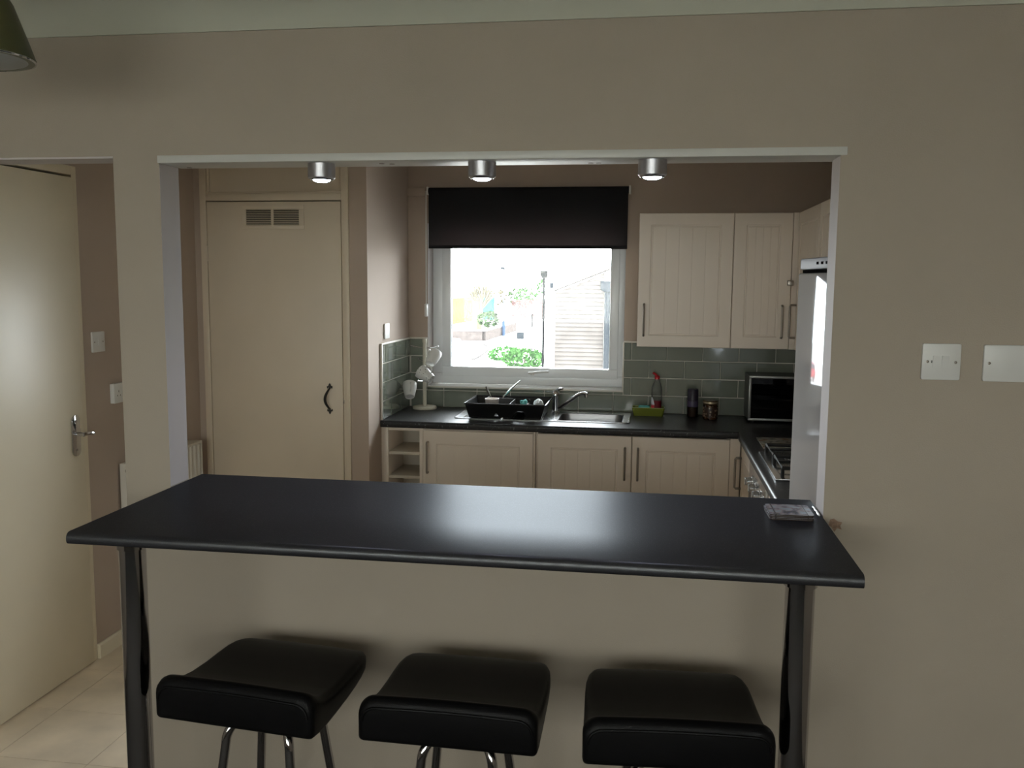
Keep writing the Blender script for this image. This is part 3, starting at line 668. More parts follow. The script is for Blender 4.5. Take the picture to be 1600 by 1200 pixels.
# ------------------------------------------------------------------ sink, tap, hob
u = thing('kitchen_sink', 'stainless steel sink with a ribbed drainer set in the back worktop', 'sink', (.71, 2.78, ZC))
sx0, sx1, sy0, sy1 = .224, 1.195, 2.592, 2.985
bx0_, bx1_, by0_, by1_ = .795, 1.155, 2.620, 2.915
m = MB(); zt = ZC+.0045
def zrect(x0, x1, y0, y1, r_, z, n=5): return [(q[0], q[1], z) for q in rrect(x1-x0, y1-y0, r_, n, (x0+x1)/2, (y0+y1)/2)]
outer = [zrect(sx0, sx1, sy0, sy1, .03, ZC+.0006), zrect(sx0, sx1, sy0, sy1, .03, ZC+.004), zrect(sx0+.006, sx1-.006, sy0+.006, sy1-.006, .026, ZC+.0062), zrect(sx0+.014, sx1-.014, sy0+.014, sy1-.014, .02, ZC+.0035)]
vs = []; fs = []; n = len(outer[0])
for l in outer: vs += l
for i in range(len(outer)-1):
    for k in range(n): fs.append((i*n+k, i*n+(k+1) % n, (i+1)*n+(k+1) % n, (i+1)*n+k))
m.add(vs, fs)
zz = ZC+.0035
for (a, b_, c, d_) in ((sx0+.014, bx0_, sy0+.014, sy1-.014), (bx1_, sx1-.014, sy0+.014, sy1-.014), (bx0_, bx1_, sy0+.014, by0_), (bx0_, bx1_, by1_, sy1-.014)):
    m.add([(a, c, zz), (b_, c, zz), (b_, d_, zz), (a, d_, zz)], [(0,1,2,3)])
obj('rim', m, M_steel, u, smooth=True)
m = MB(); loops = [zrect(bx0_-.004, bx1_+.004, by0_-.004, by1_+.004, .0505, zz+.0004), zrect(bx0_+.004, bx1_-.004, by0_+.004, by1_-.004, .05, zz-.003), zrect(bx0_+.012, bx1_-.012, by0_+.012, by1_-.012, .05, ZC-.10), zrect(bx0_+.03, bx1_-.03, by0_+.03, by1_-.03, .05, ZC-.145)]
vs = []; fs = []
for l in loops: vs += l
for i in range(3):
    for k in range(n): fs.append((i*n+k, i*n+(k+1) % n, (i+1)*n+(k+1) % n, (i+1)*n+k))
fs.append(tuple(range(3*n, 4*n))); m.add(vs, fs)
# corner fillers between the square cut in the rim and the round bowl
bowl = obj('bowl', m, mat('darkened steel bowl', (.34, .34, .35), .32, metal=1), u, smooth=True)  # bowl steel darkened, its dark reflections put into the colour
obj('drain', MB().lathe([(.038, ZC-.1445), (.036, ZC-.142), (.0, ZC-.1435)], (.975, 2.77, 0), n=24), M_chrome, bowl, smooth=True)
m = MB()
for k in range(9):
    y_ = 2.640+.033*k; m.prism([(y_-.007, zz+.0002), (y_+.007, zz+.0002), (y_+.003, zz+.004), (y_-.003, zz+.004)], 'X', .275, .715)
obj('drainer_ribs', m, M_steel, u)
u = thing('mixer_tap', 'chrome mixer tap with a long straight spout behind the sink', 'tap', (.757, 2.940, zz))
obj('body', MB().lathe([(.0, 0), (.027, 0.0002), (.029, .006), (.024, .010), (.022, .085), (.0235, .092), (.0235, .110), (.016, .124), (.0, .125)], (.757, 2.940, zz+.0002), n=24), M_chrome, u, smooth=True)
obj('lever', MB().tube([(.757, 2.940, 1.034), (.768, 2.925, 1.044), (.790, 2.90, 1.055), (.800, 2.885, 1.057)], [.011, .0095, .007, .006], 10), M_chrome, u, smooth=True)
obj('spout', MB().tube([(.765, 2.935, .935), (.790, 2.922, .945), (.84, 2.90, .983), (.885, 2.885, 1.020), (.91, 2.877, 1.032), (.932, 2.870, 1.035), (.940, 2.868, 1.030)], [.011, .0115, .011, .0105, .0105, .011, .011], 12).cyl((.938, 2.869, 1.034), (.940, 2.868, 1.012), .0105), M_chrome, u, smooth=True)

u = thing('gas_hob', 'steel gas hob with black pan supports on the right worktop', 'hob', (2.03, 1.58, ZC))
obj('plate', slab(1.786, 2.286, 1.290, 1.868, ZC+.0006, ZC+.010), M_steel, u, bevel=.003)
for (x, y_, rr) in ((1.925, 1.445, .045), (1.925, 1.715, .036), (2.15, 1.445, .036), (2.15, 1.715, .05)):
    br = obj('burner', MB().lathe([(rr, ZC+.0102), (rr, ZC+.018), (rr*.8, ZC+.021), (rr*.8, ZC+.027), (rr*.4, ZC+.029), (.0, ZC+.029)], (x, y_, 0), n=28), M_castiron, u, smooth=True)
    obj('burner_ring', MB().lathe([(rr*1.35, ZC+.0102), (rr*1.3, ZC+.013), (rr*1.05, ZC+.013)], (x, y_, 0), n=28), M_chrome, br, smooth=True)
for yc in (1.445, 1.715):
    g = MB(); x0, x1, y0, y1, zg = 1.815, 2.26, yc-.122, yc+.122, ZC+.046
    g.tube([(x0, y0, zg), (x1, y0, zg), (x1, y1, zg), (x0, y1, zg)], .0078, 8, True)
    for x in (x0, x1):
        for y_ in (y0, y1): g.cyl((x, y_, ZC+.0102), (x, y_, zg), .0072, n=8)
    for x in (1.925, 2.15):
        for dx, dy in ((1,0), (-1,0), (0,1), (0,-1)): g.tube([(x+dx*.11 if dx else x, yc+dy*.122, zg), (x+dx*.035, yc+dy*.035, zg+.004), (x+dx*.022, yc+dy*.022, zg+.004)], .0072, 6)
    obj('pan_support', g, M_castiron, u, smooth=True)
def board_mat():
    m = mat('printed glass board', (.5, .46, .38), .2); nt = m.node_tree; b_ = nt.nodes['Principled BSDF']; tc = nt.nodes.new('ShaderNodeTexCoord')
    v = nt.nodes.new('ShaderNodeTexNoise'); v.inputs['Scale'].default_value = 14; v.inputs['Detail'].default_value = 2; nt.links.new(tc.outputs['Object'], v.inputs['Vector'])
    cr = nt.nodes.new('ShaderNodeValToRGB'); e = cr.color_ramp.elements; e[0].position = .3; e[0].color = (.30, .10, .03, 1); e[1].position = .42; e[1].color = (.42, .39, .33, 1)
    for p, c in ((.52, (.48, .47, .43, 1)), (.60, (.22, .22, .21, 1)), (.68, (.50, .47, .42, 1))): x = e.new(p); x.color = c
    nt.links.new(v.outputs['Fac'], cr.inputs['Fac']); nt.links.new(cr.outputs['Color'], b_.inputs['Base Color']); return m
o = obj('worktop_saver', MB().prism(rrect(.42, .285, .012, 4, 2.032, 2.130), 'Z', ZC+.0006, ZC+.006), board_mat()); tag(o, 'patterned glass worktop saver lying behind the gas hob', 'chopping board')

# ------------------------------------------------------------------ things on the worktop
# mini oven
u = thing('mini_oven', 'countertop mini oven with a silver frame and dark glass door in the corner', 'mini oven', (2.03, 2.90, ZC))
ox0, ox1, oy0, oy1, oz0, oz1 = 1.832, 2.235, 2.775, 3.015, ZC+.014, 1.166
m = MB(); t_ = .01
m.box(ox0, ox0+t_, oy0+.012, oy1, oz0, oz1); m.box(ox1-t_, ox1, oy0+.012, oy1, oz0, oz1); m.box(ox0+t_, ox1-t_, oy0+.012, oy1, oz0, oz0+t_); m.box(ox0+t_, ox1-t_, oy0+.012, oy1, oz1-t_, oz1); m.box(ox0+t_, ox1-t_, oy1-t_, oy1, oz0+t_, oz1-t_)
obj('body', m, M_black, u)
M_ovfr = mat('grey oven frame', (.30, .31, .30), .35, metal=.4)
m = MB(); ring(m, ox0-.001, ox1+.001, oz0-.002, oz1+.002, .013, oy0, oy0+.0115, .013); obj('frame', m, M_ovfr, u, bevel=.002)
M_ovglass = glass('oven glass', (.35, .35, .37), .02)
dg = obj('glass_door', slab(ox0+.0125, ox1-.09, oy0+.002, oy0+.006, oz0+.0115, oz1-.0115), M_ovglass, u)
obj('control_panel', slab(ox1-.0895, ox1-.0125, oy0+.002, oy0+.0115, oz0+.0115, oz1-.0115), M_black, u)
for z in (1.12, 1.055, .99): obj('dial', MB().lathe([(.016, 0), (.014, .012), (.0, .0125)], (ox1-.051, oy0+.0018, z), (0,-1,0), 18), M_ovfr, u, smooth=True)
for z in (1.095, 1.04):
    m = MB()
    for k in range(11): m.tube([(ox0+.02+.028*k, oy0+.02, z), (ox0+.02+.028*k, oy1-.02, z)], .0018, 6)
    m.tube([(ox0+.012, oy0+.02, z), (ox1-.095, oy0+.02, z)], .0025, 6); m.tube([(ox0+.012, oy1-.02, z), (ox1-.095, oy1-.02, z)], .0025, 6)
    obj('rack', m, M_chrome, u, smooth=True)
for x in (ox0+.03, ox1-.03):
    for y_ in (oy0+.04, oy1-.03): obj('foot', MB().cyl((x, y_, ZC+.0006), (x, y_, oz0), .011, n=12), M_black, u)
# lime tray with sponge and washing-up liquid
u = thing('soap_tray', 'lime green ceramic tray on the worktop right of the sink', 'tray', (1.289, 2.935, ZC))
x0, x1, y0, y1 = 1.203, 1.380, 2.895, 2.985
m = MB(); L_ = [zrect(x0+.006, x1-.006, y0+.004, y1-.004, .012, ZC+.0006), zrect(x0-.004, x1+.004, y0-.003, y1+.003, .014, ZC+.047), zrect(x0, x1, y0+.001, y1-.001, .012, ZC+.047), zrect(x0+.010, x1-.010, y0+.008, y1-.008, .010, ZC+.006)]
vs = []; fs = []
for l in L_: vs += l
for i in range(3):
    for k in range(n): fs.append((i*n+k, i*n+(k+1) % n, (i+1)*n+(k+1) % n, (i+1)*n+k))
fs.append(tuple(range(n))[::-1]); fs.append(tuple(range(3*n, 4*n))); m.add(vs, fs); obj('dish', m, M_lime, u, smooth=True)
M_limepale = mat('pale tray rim', (.45, .48, .22), .3)
obj('rim', MB().tube(zrect(x0-.002, x1+.002, y0-.001, y1+.001, .013, ZC+.0475), .0022, 6, True), M_limepale, u, smooth=True)
o = obj('sponge', MB().prism(rrect(.062, .042, .005, 3, 1.267, 2.935), 'Z', ZC+.0065, ZC+.056), M_turq, bevel=.003); tag(o, 'turquoise sponge lying in the lime green tray', 'sponge')
u = thing('washing_up_bottle', 'clear washing-up liquid bottle with red cap standing in the green tray', 'bottle', (1.337, 2.940, ZC+.007))
zb = ZC+.0068
prof = [(.0, 0), (.026, 0), (.029, .008), (.029, .03), (.0285, .085), (.031, .115), (.0305, .145), (.022, .176), (.013, .192), (.012, .203)]
def ell(mb, cx, cy, sy): mb.v = [(x, cy+(y-cy)*sy, z) for x, y, z in mb.v]; return mb
obj('bottle_body', ell(MB().lathe(prof+[(.0, .203)], (1.337, 2.940, zb), n=28), 1.337, 2.940, .66), M_clear, u, smooth=True)
obj('liquid', ell(MB().lathe([(.0, .002), (.025, .002), (.0275, .009), (.0275, .03), (.0262, .080), (.0, .080)], (1.337, 2.940, zb), n=28), 1.337, 2.940, .62), M_liquid, u, smooth=True)
M_blabel = mat('white and red bottle label', (.62, .62, .66), .4); nt = M_blabel.node_tree
tc = nt.nodes.new('ShaderNodeTexCoord'); sp = nt.nodes.new('ShaderNodeSeparateXYZ'); cr = nt.nodes.new('ShaderNodeValToRGB'); cr.color_ramp.elements[0].position = .40; cr.color_ramp.elements[0].color = (.5, .02, .04, 1); cr.color_ramp.elements[1].position = .52; cr.color_ramp.elements[1].color = (.66, .68, .74, 1)
nt.links.new(tc.outputs['Generated'], sp.inputs[0]); nt.links.new(sp.outputs['Z'], cr.inputs['Fac']); nt.links.new(cr.outputs['Color'], nt.nodes['Principled BSDF'].inputs['Base Color'])
vs = []; fs = []
for i, (rr, z) in enumerate(((.0298, .020), (.0297, .035), (.0296, .062), (.0298, .085), (.0302, .100))):
    for k in range(9):
        t_ = k/8; half = 42*(1-.75*max(0, (z-.055)/.045)**2); a = math.radians(205-half+2*half*t_); vs.append((1.337+(rr+.0006)*math.cos(a), 2.940+(rr+.0008)*.67*math.sin(a), zb+z))
for i in range(4):
    for k in range(8): fs.append((i*9+k, i*9+k+1, i*9+k+10, i*9+k+9))
obj('label', MB().add(vs, fs), M_blabel, u, smooth=True)
obj('cap', MB().lathe([(.0, .2032), (.015, .2032), (.015, .216), (.012, .222), (.006, .224), (.0, .224)], (1.337, 2.940, zb), n=20).tube([(1.337, 2.940, zb+.220), (1.326, 2.938, zb+.231), (1.312, 2.936, zb+.239)], [.0065, .0075, .0055], 10), M_red, u, smooth=True)
# coffee jar and amber jar
u = thing('coffee_jar', 'tall glass jar of dark granules with a purple-black lid', 'jar', (1.540, 2.930, ZC))
obj('glass', MB().lathe([(.0, .0006), (.028, .0006), (.031, .005), (.031, .066), (.027, .080), (.026, .090), (.0, .090)], (1.540, 2.930, ZC), n=24), M_jar, u, smooth=True)
obj('contents', MB().lathe([(.0, .004), (.0285, .004), (.0285, .055), (.0, .055)], (1.540, 2.930, ZC), n=24), M_coffee, u, smooth=True)
M_purple = mat('dark purple lid', (.022, .016, .035), .35)
obj('lid', MB().lathe([(.0, .1605), (.027, .1605), (.030, .155), (.030, .134), (.031, .132), (.031, .092), (.0, .092)][::-1], (1.540, 2.930, ZC), n=24), M_purple, u, smooth=True)
obj('label', MB().lathe([(.0313, .060), (.0317, .062), (.0317, .090), (.0313, .0915)], (1.540, 2.930, ZC), n=24), mat('violet label', (.07, .055, .11), .4), u, smooth=True)
u = thing('amber_jar', 'short round amber jar with a gold lid between coffee jar and mini oven', 'jar', (1.633, 2.850, ZC))
obj('glass', MB().lathe([(.0, .0006), (.036, .0006), (.041, .006), (.041, .078), (.037, .086), (.0, .086)], (1.633, 2.850, ZC), n=28), mat('brown glass', (.05, .022, .01), .12, noise=.9, nscale=60), u, smooth=True)
obj('lid', MB().lathe([(.0, .087), (.040, .087), (.042, .090), (.042, .104), (.039, .108), (.0, .108)], (1.633, 2.850, ZC), n=28), mat('brown gold lid', (.10, .06, .028), .3, metal=.6), u, smooth=True)
obj('rim_band', MB().lathe([(.0422, .092), (.0426, .094), (.0426, .1005), (.0422, .102)], (1.633, 2.850, ZC), n=28), mat('pale gold band', (.55, .46, .32), .3, metal=.7), u, smooth=True)
def mlab():
    m = mat('mottled jar label', (.2, .1, .05), .4); nt = m.node_tree; tc = nt.nodes.new('ShaderNodeTexCoord'); v = nt.nodes.new('ShaderNodeTexVoronoi'); v.inputs['Scale'].default_value = 75
    nt.links.new(tc.outputs['Object'], v.inputs['Vector']); cr = nt.nodes.new('ShaderNodeValToRGB'); cr.color_ramp.elements[0].color = (.30, .22, .15, 1); cr.color_ramp.elements[0].position = .25; cr.color_ramp.elements[1].color = (.035, .015, .008, 1); cr.color_ramp.elements[1].position = .5
    nt.links.new(v.outputs['Distance'], cr.inputs['Fac']); nt.links.new(cr.outputs['Color'], nt.nodes['Principled BSDF'].inputs['Base Color']); return m
obj('label', MB().lathe([(.0412, .016), (.0416, .018), (.0416, .070), (.0412, .072)], (1.633, 2.850, ZC), n=28), mlab(), u, smooth=True)

# dish rack with its contents
u = thing('dish_rack', 'black plastic dish drainer tub standing on the sink drainer', 'dish rack', (.51, 2.73, ZC+.0085))
zf, zr = ZC+.0085, 1.000
TX0, TX1, TY0, TY1 = .296, .738, 2.556, 2.905            # rim
BX0, BX1, BY0, BY1 = .312, .712, 2.600, 2.880            # base
def wall4(p, q, notch, tk):                               # leaning wall from base p-q (2D) to rim, with notches cut in the lower edge
    (bx0, by0, bx1, by1), (rx0, ry0, rx1, ry1) = p, q
    prof = [(0, 0)] + notch + [(1, 0), (1, 1), (0, 1)]
    nn = len(prof); vs = []
    dn = Vector((-(by1-by0), bx1-bx0, 0)).normalized()*tk
    for side in (0, 1):
        for s_, t_ in prof:
            b0 = Vector((bx0+(bx1-bx0)*s_, by0+(by1-by0)*s_, zf)); r0 = Vector((rx0+(rx1-rx0)*s_, ry0+(ry1-ry0)*s_, zr)); v = b0.lerp(r0, t_)
            vs.append(v+dn*side)
    return vs, [tuple(range(nn))[::-1], tuple(range(nn, 2*nn))] + [(i, (i+1) % nn, nn+(i+1) % nn, nn+i) for i in range(nn)]
tb = MB()
notch = [(.055, 0), (.055, .07), (.155, .07), (.155, 0), (.345, 0), (.355, .16), (.375, .33), (.395, .33), (.42, .07), (.44, .07), (.54, .07), (.54, 0), (.585, 0), (.60, .10), (.645, .50), (.66, .55), (.735, .55), (.75, .50), (.80, 0)]
tb.add(*wall4((BX0, BY0, BX1, BY0), (TX0, TY0, TX1, TY0), notch, .0028))
tb.add(*wall4((BX1, BY0, BX1, BY1), (TX1, TY0, TX1, TY1), [(.15, 0), (.17, .3), (.35, .3), (.37, 0)], .0028))
tb.add(*wall4((BX1, BY1, BX0, BY1), (TX1, TY1, TX0, TY1), [(.3, 0), (.32, .1), (.5, .1), (.52, 0)], .0028))
tb.add(*wall4((BX0, BY1, BX0, BY0), (TX0, TY1, TX0, TY0), [(.15, 0), (.17, .3), (.35, .3), (.37, 0)], .0028))
obj('tub', tb, M_black, u)
fl_ = MB()
for (a, b_) in ((BX0+.003, .485), (.495, .548), (.642, BX1-.003)): fl_.box(a, b_, BY0+.004, BY1-.004, ZC+.016, ZC+.0195)
obj('base', fl_, M_black, u)
obj('raised_base', MB().prism([(.546, ZC+.0165), (.588, .9685), (.610, .9685), (.643, ZC+.0165), (.643, ZC+.0195), (.612, .9715), (.586, .9715), (.546, ZC+.0195)], 'Y', BY0+.004, BY1-.004), M_black, u)
obj('rim', MB().tube([(TX0, TY0, zr), (TX1, TY0, zr), (TX1+.002, TY0+.004, zr), (TX1+.002, TY1, zr), (TX0-.002, TY1, zr), (TX0-.002, TY0+.004, zr)], .0052, 8, True), mat('glossy black rim', (.02, .02, .022), .14), u, smooth=True)
obj('divider', slab(.528, .531, BY0+.015, BY1-.012, ZC+.02, .992), M_black, u)
m = MB(); m.box(.375, .378, 2.80, 2.874, ZC+.02, 1.004); m.box(.378, .5275, 2.80, 2.803, ZC+.02, 1.004)
obj('cutlery_cup', m, M_black, u)
o = obj('tub_container', MB().lathe([(.0, .0), (.034, 0), (.038, .072), (.040, .075), (.040, .082), (.036, .082), (.033, .004), (.0, .004)], (.420, 2.715, ZC+.0200), n=28), mat('pinkish white plastic', (.62, .56, .52), .4), smooth=True); tag(o, 'pinkish white round plastic tub standing inside the black dish rack', 'container')
o = obj('spatula', MB().tube([(.445, 2.845, ZC+.0215), (.468, 2.850, 1.010), (.505, 2.865, 1.050), (.555, 2.885, 1.098)], [.005, .006, .0055, .003], 8), M_steel, smooth=True); tag(o, 'long silver utensil handle leaning out of the black dish rack', 'utensil')
o = obj('spoon', MB().tube([(.402, 2.84, ZC+.0215), (.388, 2.845, 1.008), (.372, 2.85, 1.030), (.360, 2.853, 1.062)], [.004, .005, .0075, .004], 8), mat('dark steel', (.16, .15, .13), .3, metal=.9), smooth=True); tag(o, 'short dark spoon poking up at the left of the dish rack', 'utensil')
def crumple(name, c, r_, m_, lab, seed):
    rd = random.Random(seed); bm = bmesh.new(); bmesh.ops.create_icosphere(bm, subdivisions=3, radius=1)
    dirs = [Vector((rd.uniform(-1,1), rd.uniform(-1,1), rd.uniform(-1,1))).normalized() for _ in range(12)]
    vs = []
    for v in bm.verts:
        d_ = sum(max(0, v.co.dot(q))**14*.75 for q in dirs)-.12-sum(max(0, v.co.dot(-q))**16*.35 for q in dirs)
        p = v.co*(1+d_*.6); p.z = max(p.z, -.75); vs.append((c[0]+p.x*r_[0], c[1]+p.y*r_[1], c[2]+p.z*r_[2]))
    fs = [tuple(v.index for v in f.verts) for f in bm.faces]; bm.free()
    o = obj(name, MB().add(vs, fs), m_, smooth=True, angle=60); return tag(o, lab, 'cloth')
crumple('dish_cloth', (.684, 2.71, .966), (.026, .040, .040), mat('white cloth', (.70, .74, .74), .9), 'crumpled white cloth inside the black dish rack', 3)
crumple('scouring_cloth', (.600, 2.70, .989), (.017, .026, .021), M_turq, 'crumpled turquoise cloth next to the white cloth in the dish rack', 5)

# mug tree
u = thing('mug_tree', 'cream wooden mug tree in the corner of the worktop left of the window', 'mug tree', (-.022, 2.925, ZC))
mx_, my_ = -.022, 2.925
obj('base', MB().lathe([(.0, .0006), (.068, .0006), (.071, .004), (.071, .013), (.067, .018), (.0, .018)], (mx_, my_, ZC), n=36), M_treewood, u, smooth=True)
obj('pole', MB().lathe([(.0, .0182), (.0115, .0182), (.0115, .390), (.0135, .395), (.0145, .408), (.011, .418), (.0, .420)], (mx_, my_, ZC), n=20), M_treewood, u, smooth=True)
def peg(dx, dy, z):
    d_ = Vector((dx, dy, 0)).normalized(); p0 = Vector((mx_, my_, z)); pts = [p0+d_*.012, p0+d_*.05+Vector((0,0,.006)), p0+d_*.082+Vector((0,0,.012))]
    return obj('peg', MB().tube(pts, [.003, .003, .003], 8).lathe([(.0, -.005), (.0045, -.003), (.005, 0), (.0045, .003), (.0, .005)], pts[-1], d_, 10), M_chrome, u, smooth=True)
for dx, dy, z in ((-1, .0, 1.272), (1, -.1, 1.272), (.9, -.65, 1.106), (-.6, .7, 1.19), (-.25, -.9, 1.075), (.3, .8, 1.2)): peg(dx, dy, z)
def flower_mat():
    m = mat('white china with floral print', (.74, .74, .72), .15); nt = m.node_tree; tc = nt.nodes.new('ShaderNodeTexCoord'); v = nt.nodes.new('ShaderNodeTexVoronoi'); v.inputs['Scale'].default_value = 85
    n_ = nt.nodes.new('ShaderNodeTexNoise'); n_.inputs['Scale'].default_value = 22
    nt.links.new(tc.outputs['Object'], v.inputs['Vector']); nt.links.new(tc.outputs['Object'], n_.inputs['Vector'])
    a = nt.nodes.new('ShaderNodeMath'); a.operation = 'LESS_THAN'; a.inputs[1].default_value = .28; nt.links.new(v.outputs['Distance'], a.inputs[0])
    b_ = nt.nodes.new('ShaderNodeMath'); b_.operation = 'GREATER_THAN'; b_.inputs[1].default_value = .46; nt.links.new(n_.outputs['Fac'], b_.inputs[0])
    c = nt.nodes.new('ShaderNodeMath'); c.operation = 'MULTIPLY'; nt.links.new(a.outputs[0], c.inputs[0]); nt.links.new(b_.outputs[0], c.inputs[1])
    mx = nt.nodes.new('ShaderNodeMix'); mx.data_type = 'RGBA'; mx.inputs['A'].default_value = (.74, .74, .72, 1); mx.inputs['B'].default_value = (.06, .05, .07, 1); nt.links.new(c.outputs[0], mx.inputs['Factor'])
    nt.links.new(mx.outputs['Result'], nt.nodes['Principled BSDF'].inputs['Base Color']); return m
M_flower = flower_mat()
def mug(label, base, axis, hdir, m_):
    ax = Vector(axis).normalized(); base = Vector(base); hd = Vector(hdir); hd = (hd-ax*hd.dot(ax)).normalized()
    t_ = thing('mug', label, 'mug', tuple(base), 'mugs on the mug tree')
    prof = [(q*1.02, h*1.04) for q, h in [(.0, .003), (.022, .003), (.0235, 0), (.026, .0), (.028, .004), (.034, .030), (.040, .060), (.0415, .085), (.0405, .087), (.039, .085), (.0375, .060), (.031, .028), (.022, .008), (.0, .008)]]
    obj('cup', MB().lathe(prof, base, ax, 28), m_, t_, smooth=True)
    pts = []
    for k in range(11):
        a = math.radians(-80+160*k/10); pts.append(base+ax*(.046+.024*math.sin(a))+hd*(.036+.024*math.cos(a)))
    pts[0] = base+ax*.020+hd*.030; pts[-1] = base+ax*.072+hd*.0385
    obj('handle', MB().tube(pts, .0042, 8), m_, t_, smooth=True)
mug('plain white mug hanging on the topmost right peg of the mug tree', (.032, 2.838, 1.186), (.16, .70, .66), (-.35, -.75, .5), M_mug)
mug('white mug with a dark floral print tilted across the middle of the mug tree', (.044, 2.828, 1.098), (-.82, .22, .50), (.5, -.15, .85), M_flower)
mug('white mug hanging lowest on the left of the mug tree', (-.076, 2.786, 0.998), (-.16, .60, .75), (.35, -.8, .4), M_mug)

# ------------------------------------------------------------------ pendant lamp of the lounge
px, py, pz = -.125, -.50, 2.128
u = thing('pendant_lamp', 'olive green cone pendant lamp with a pale diffuser hanging from the ceiling', 'lamp', (px, py, pz))
obj('lamp_shade', MB().lathe([(.115, .0), (.118, .004), (.108, .035), (.080, .115), (.050, .165), (.026, .180), (.018, .20), (.0, .20), (.0, .196), (.014, .196), (.022, .176), (.047, .161), (.077, .112), (.1045, .035), (.112, .004)], (px, py, pz), n=48), M_olive, u, smooth=True)
obj('rim_ring', MB().tube([(px+.1165*math.cos(2*PI*k/48), py+.1165*math.sin(2*PI*k/48), pz+.001) for k in range(48)], .0022, 6, True), M_chrome, u, smooth=True)
obj('diffuser', MB().lathe([(.0, -.014), (.05, -.011), (.09, -.004), (.1105, .003), (.1105, .006), (.0, .006)], (px, py, pz), n=40), M_diff, u, smooth=True)
obj('cord', MB().cyl((px, py, pz+.2), (px, py, 2.388), .003, n=8), M_black, u)
obj('ceiling_rose', MB().lathe([(.0, 2.385), (.03, 2.385), (.04, 2.392), (.04, 2.3995), (.0, 2.3995)], (px, py, 0), n=24), M_white, u, smooth=True)

# ------------------------------------------------------------------ outside
GZ = -2.7
M_pave = mat('pale concrete', (.62, .60, .56), spec=0, rough=.9, noise=.10, nscale=.5)
struct('ground', slab(-80, 60, -60, 150, GZ-.2, GZ), M_pave)
M_cream = mat('pale render', (.75, .74, .70), spec=0, rough=.9)
M_hbrick = mat('brown tile cladding', (0.0494, 0.0439, 0.0398), spec=0, rough=.85, noise=.2, nscale=2)
u = thing('neighbour_house', 'neighbouring house with tile clad gable and black drainpipes outside the window', 'house', (.5, 24, GZ))
vg = [(-1.28, GZ), (4.8, GZ), (4.8, 2.6), (2.9, 3.02), (-1.28, 1.37)]
obj('wall', MB().prism(vg, 'Y', 22.06, 25), M_cream, u)
obj('side_wall', slab(-1.53, -1.285, 22.1, 26, GZ, 1.86), M_cream, u)
cl = MB(); z = GZ; k = 0
def course(mb, x0b, x0t, x1, za, zb_):       # one lapped course; its left end follows the verge
    vs = []
    for y0_, y1_, z_, xl0 in ((22.0, 22.05, za, x0b), (22.035, 22.05, zb_, x0t)):
        vs += [(min(xl0, x1), y0_, z_), (x1, y0_, z_), (x1, y1_, z_), (min(xl0, x1), y1_, z_)]
    mb.add(vs, [(0,3,2,1), (4,5,6,7), (0,1,5,4), (1,2,6,5), (2,3,7,6), (3,0,4,7)])
verge = lambda z_: -1.25 if z_ < 1.34 else -1.25+(z_-1.34)/.395
while z < 2.6:
    zt_ = z+.108
    if verge(z) < .06: course(cl, verge(z), verge(zt_), .06, z, zt_)
    course(cl, max(.24, verge(z)), max(.24, verge(zt_)), 4.7, z, zt_)
    z += .112
o = obj('tile_cladding', cl, M_hbrick, u); o['kind'] = 'stuff'
M_pipe = mat('dark plastic pipe', (.004, .004, .004), spec=0, rough=.5); M_pipe2 = mat('grey plastic pipe', (.014, .016, .018), spec=0, rough=.5)
dp = obj('drainpipe', MB().cyl((-1.55, 21.95, GZ), (-1.55, 21.95, 1.75), .032, n=12), M_pipe, u, smooth=True)
obj('hopper', MB().prism([(-1.64, 1.92), (-1.64, 1.80), (-1.60, 1.72), (-1.50, 1.72), (-1.46, 1.80), (-1.46, 1.92)], 'Y', 21.88, 22.04), M_pipe, dp)
dp = obj('drainpipe', MB().cyl((.15, 21.93, GZ), (.15, 21.93, 1.40), .075, n=12), M_pipe2, u, smooth=True)
obj('hopper', MB().prism([(-.03, 1.66), (-.03, 1.45), (.05, 1.38), (.25, 1.38), (.33, 1.45), (.33, 1.66)], 'Y', 21.82, 22.0), M_pipe2, dp)
obj('verge', MB().prism([(-1.35, 1.36), (2.9, 3.04), (2.9, 3.10), (-1.35, 1.42)], 'Y', 21.9, 25.1), M_hbrick, u)
obj('wall_lamp', slab(-1.39, -1.31, 21.98, 22.09, 1.46, 1.60), M_pipe2, u, bevel=.01)
# boundary walls, fences, posts
M_brick = mat('garden brick', (0.0493, 0.0421, 0.0391), spec=0, rough=.9, noise=.25, nscale=4)
u = thing('garden_wall', 'low brick garden wall beside the path outside', 'wall', (-10.4, 65, GZ))
wv = MB()
def wallseg(mb, p, q, h0, h1, th=.22):
    p, q = Vector(p+(0,)), Vector(q+(0,)); nrm = Vector((-(q-p).y, (q-p).x, 0)).normalized()*th/2
    vs = []
    for z in (h0, h1): vs += [tuple(c)[:2]+(z,) for c in (p-nrm, q-nrm, q+nrm, p+nrm)]
    mb.add(vs, [(0,3,2,1), (4,5,6,7), (0,1,5,4), (1,2,6,5), (2,3,7,6), (3,0,4,7)])
for k in range(8):
    z0_ = GZ+.09*k
    wallseg(wv, (-16.5, 61.2), (-10.5, 61.2), z0_, z0_+.08); wallseg(wv, (-10.4, 61.3), (-10.15, 74.7), z0_, z0_+.08)
wallseg(wv, (-16.5, 61.2), (-10.5, 61.2), GZ, GZ+.72, .19); wallseg(wv, (-10.4, 61.3), (-10.15, 74.7), GZ, GZ+.72, .19)
o = obj('brick_courses', wv, M_brick, u); o['kind'] = 'stuff'
cpx = MB(); wallseg(cpx, (-16.5, 61.2), (-10.5, 61.2), GZ+.725, GZ+.79, .3); wallseg(cpx, (-10.4, 61.05), (-10.15, 74.7), GZ+.725, GZ+.79, .3); obj('coping', cpx, M_pave, u)
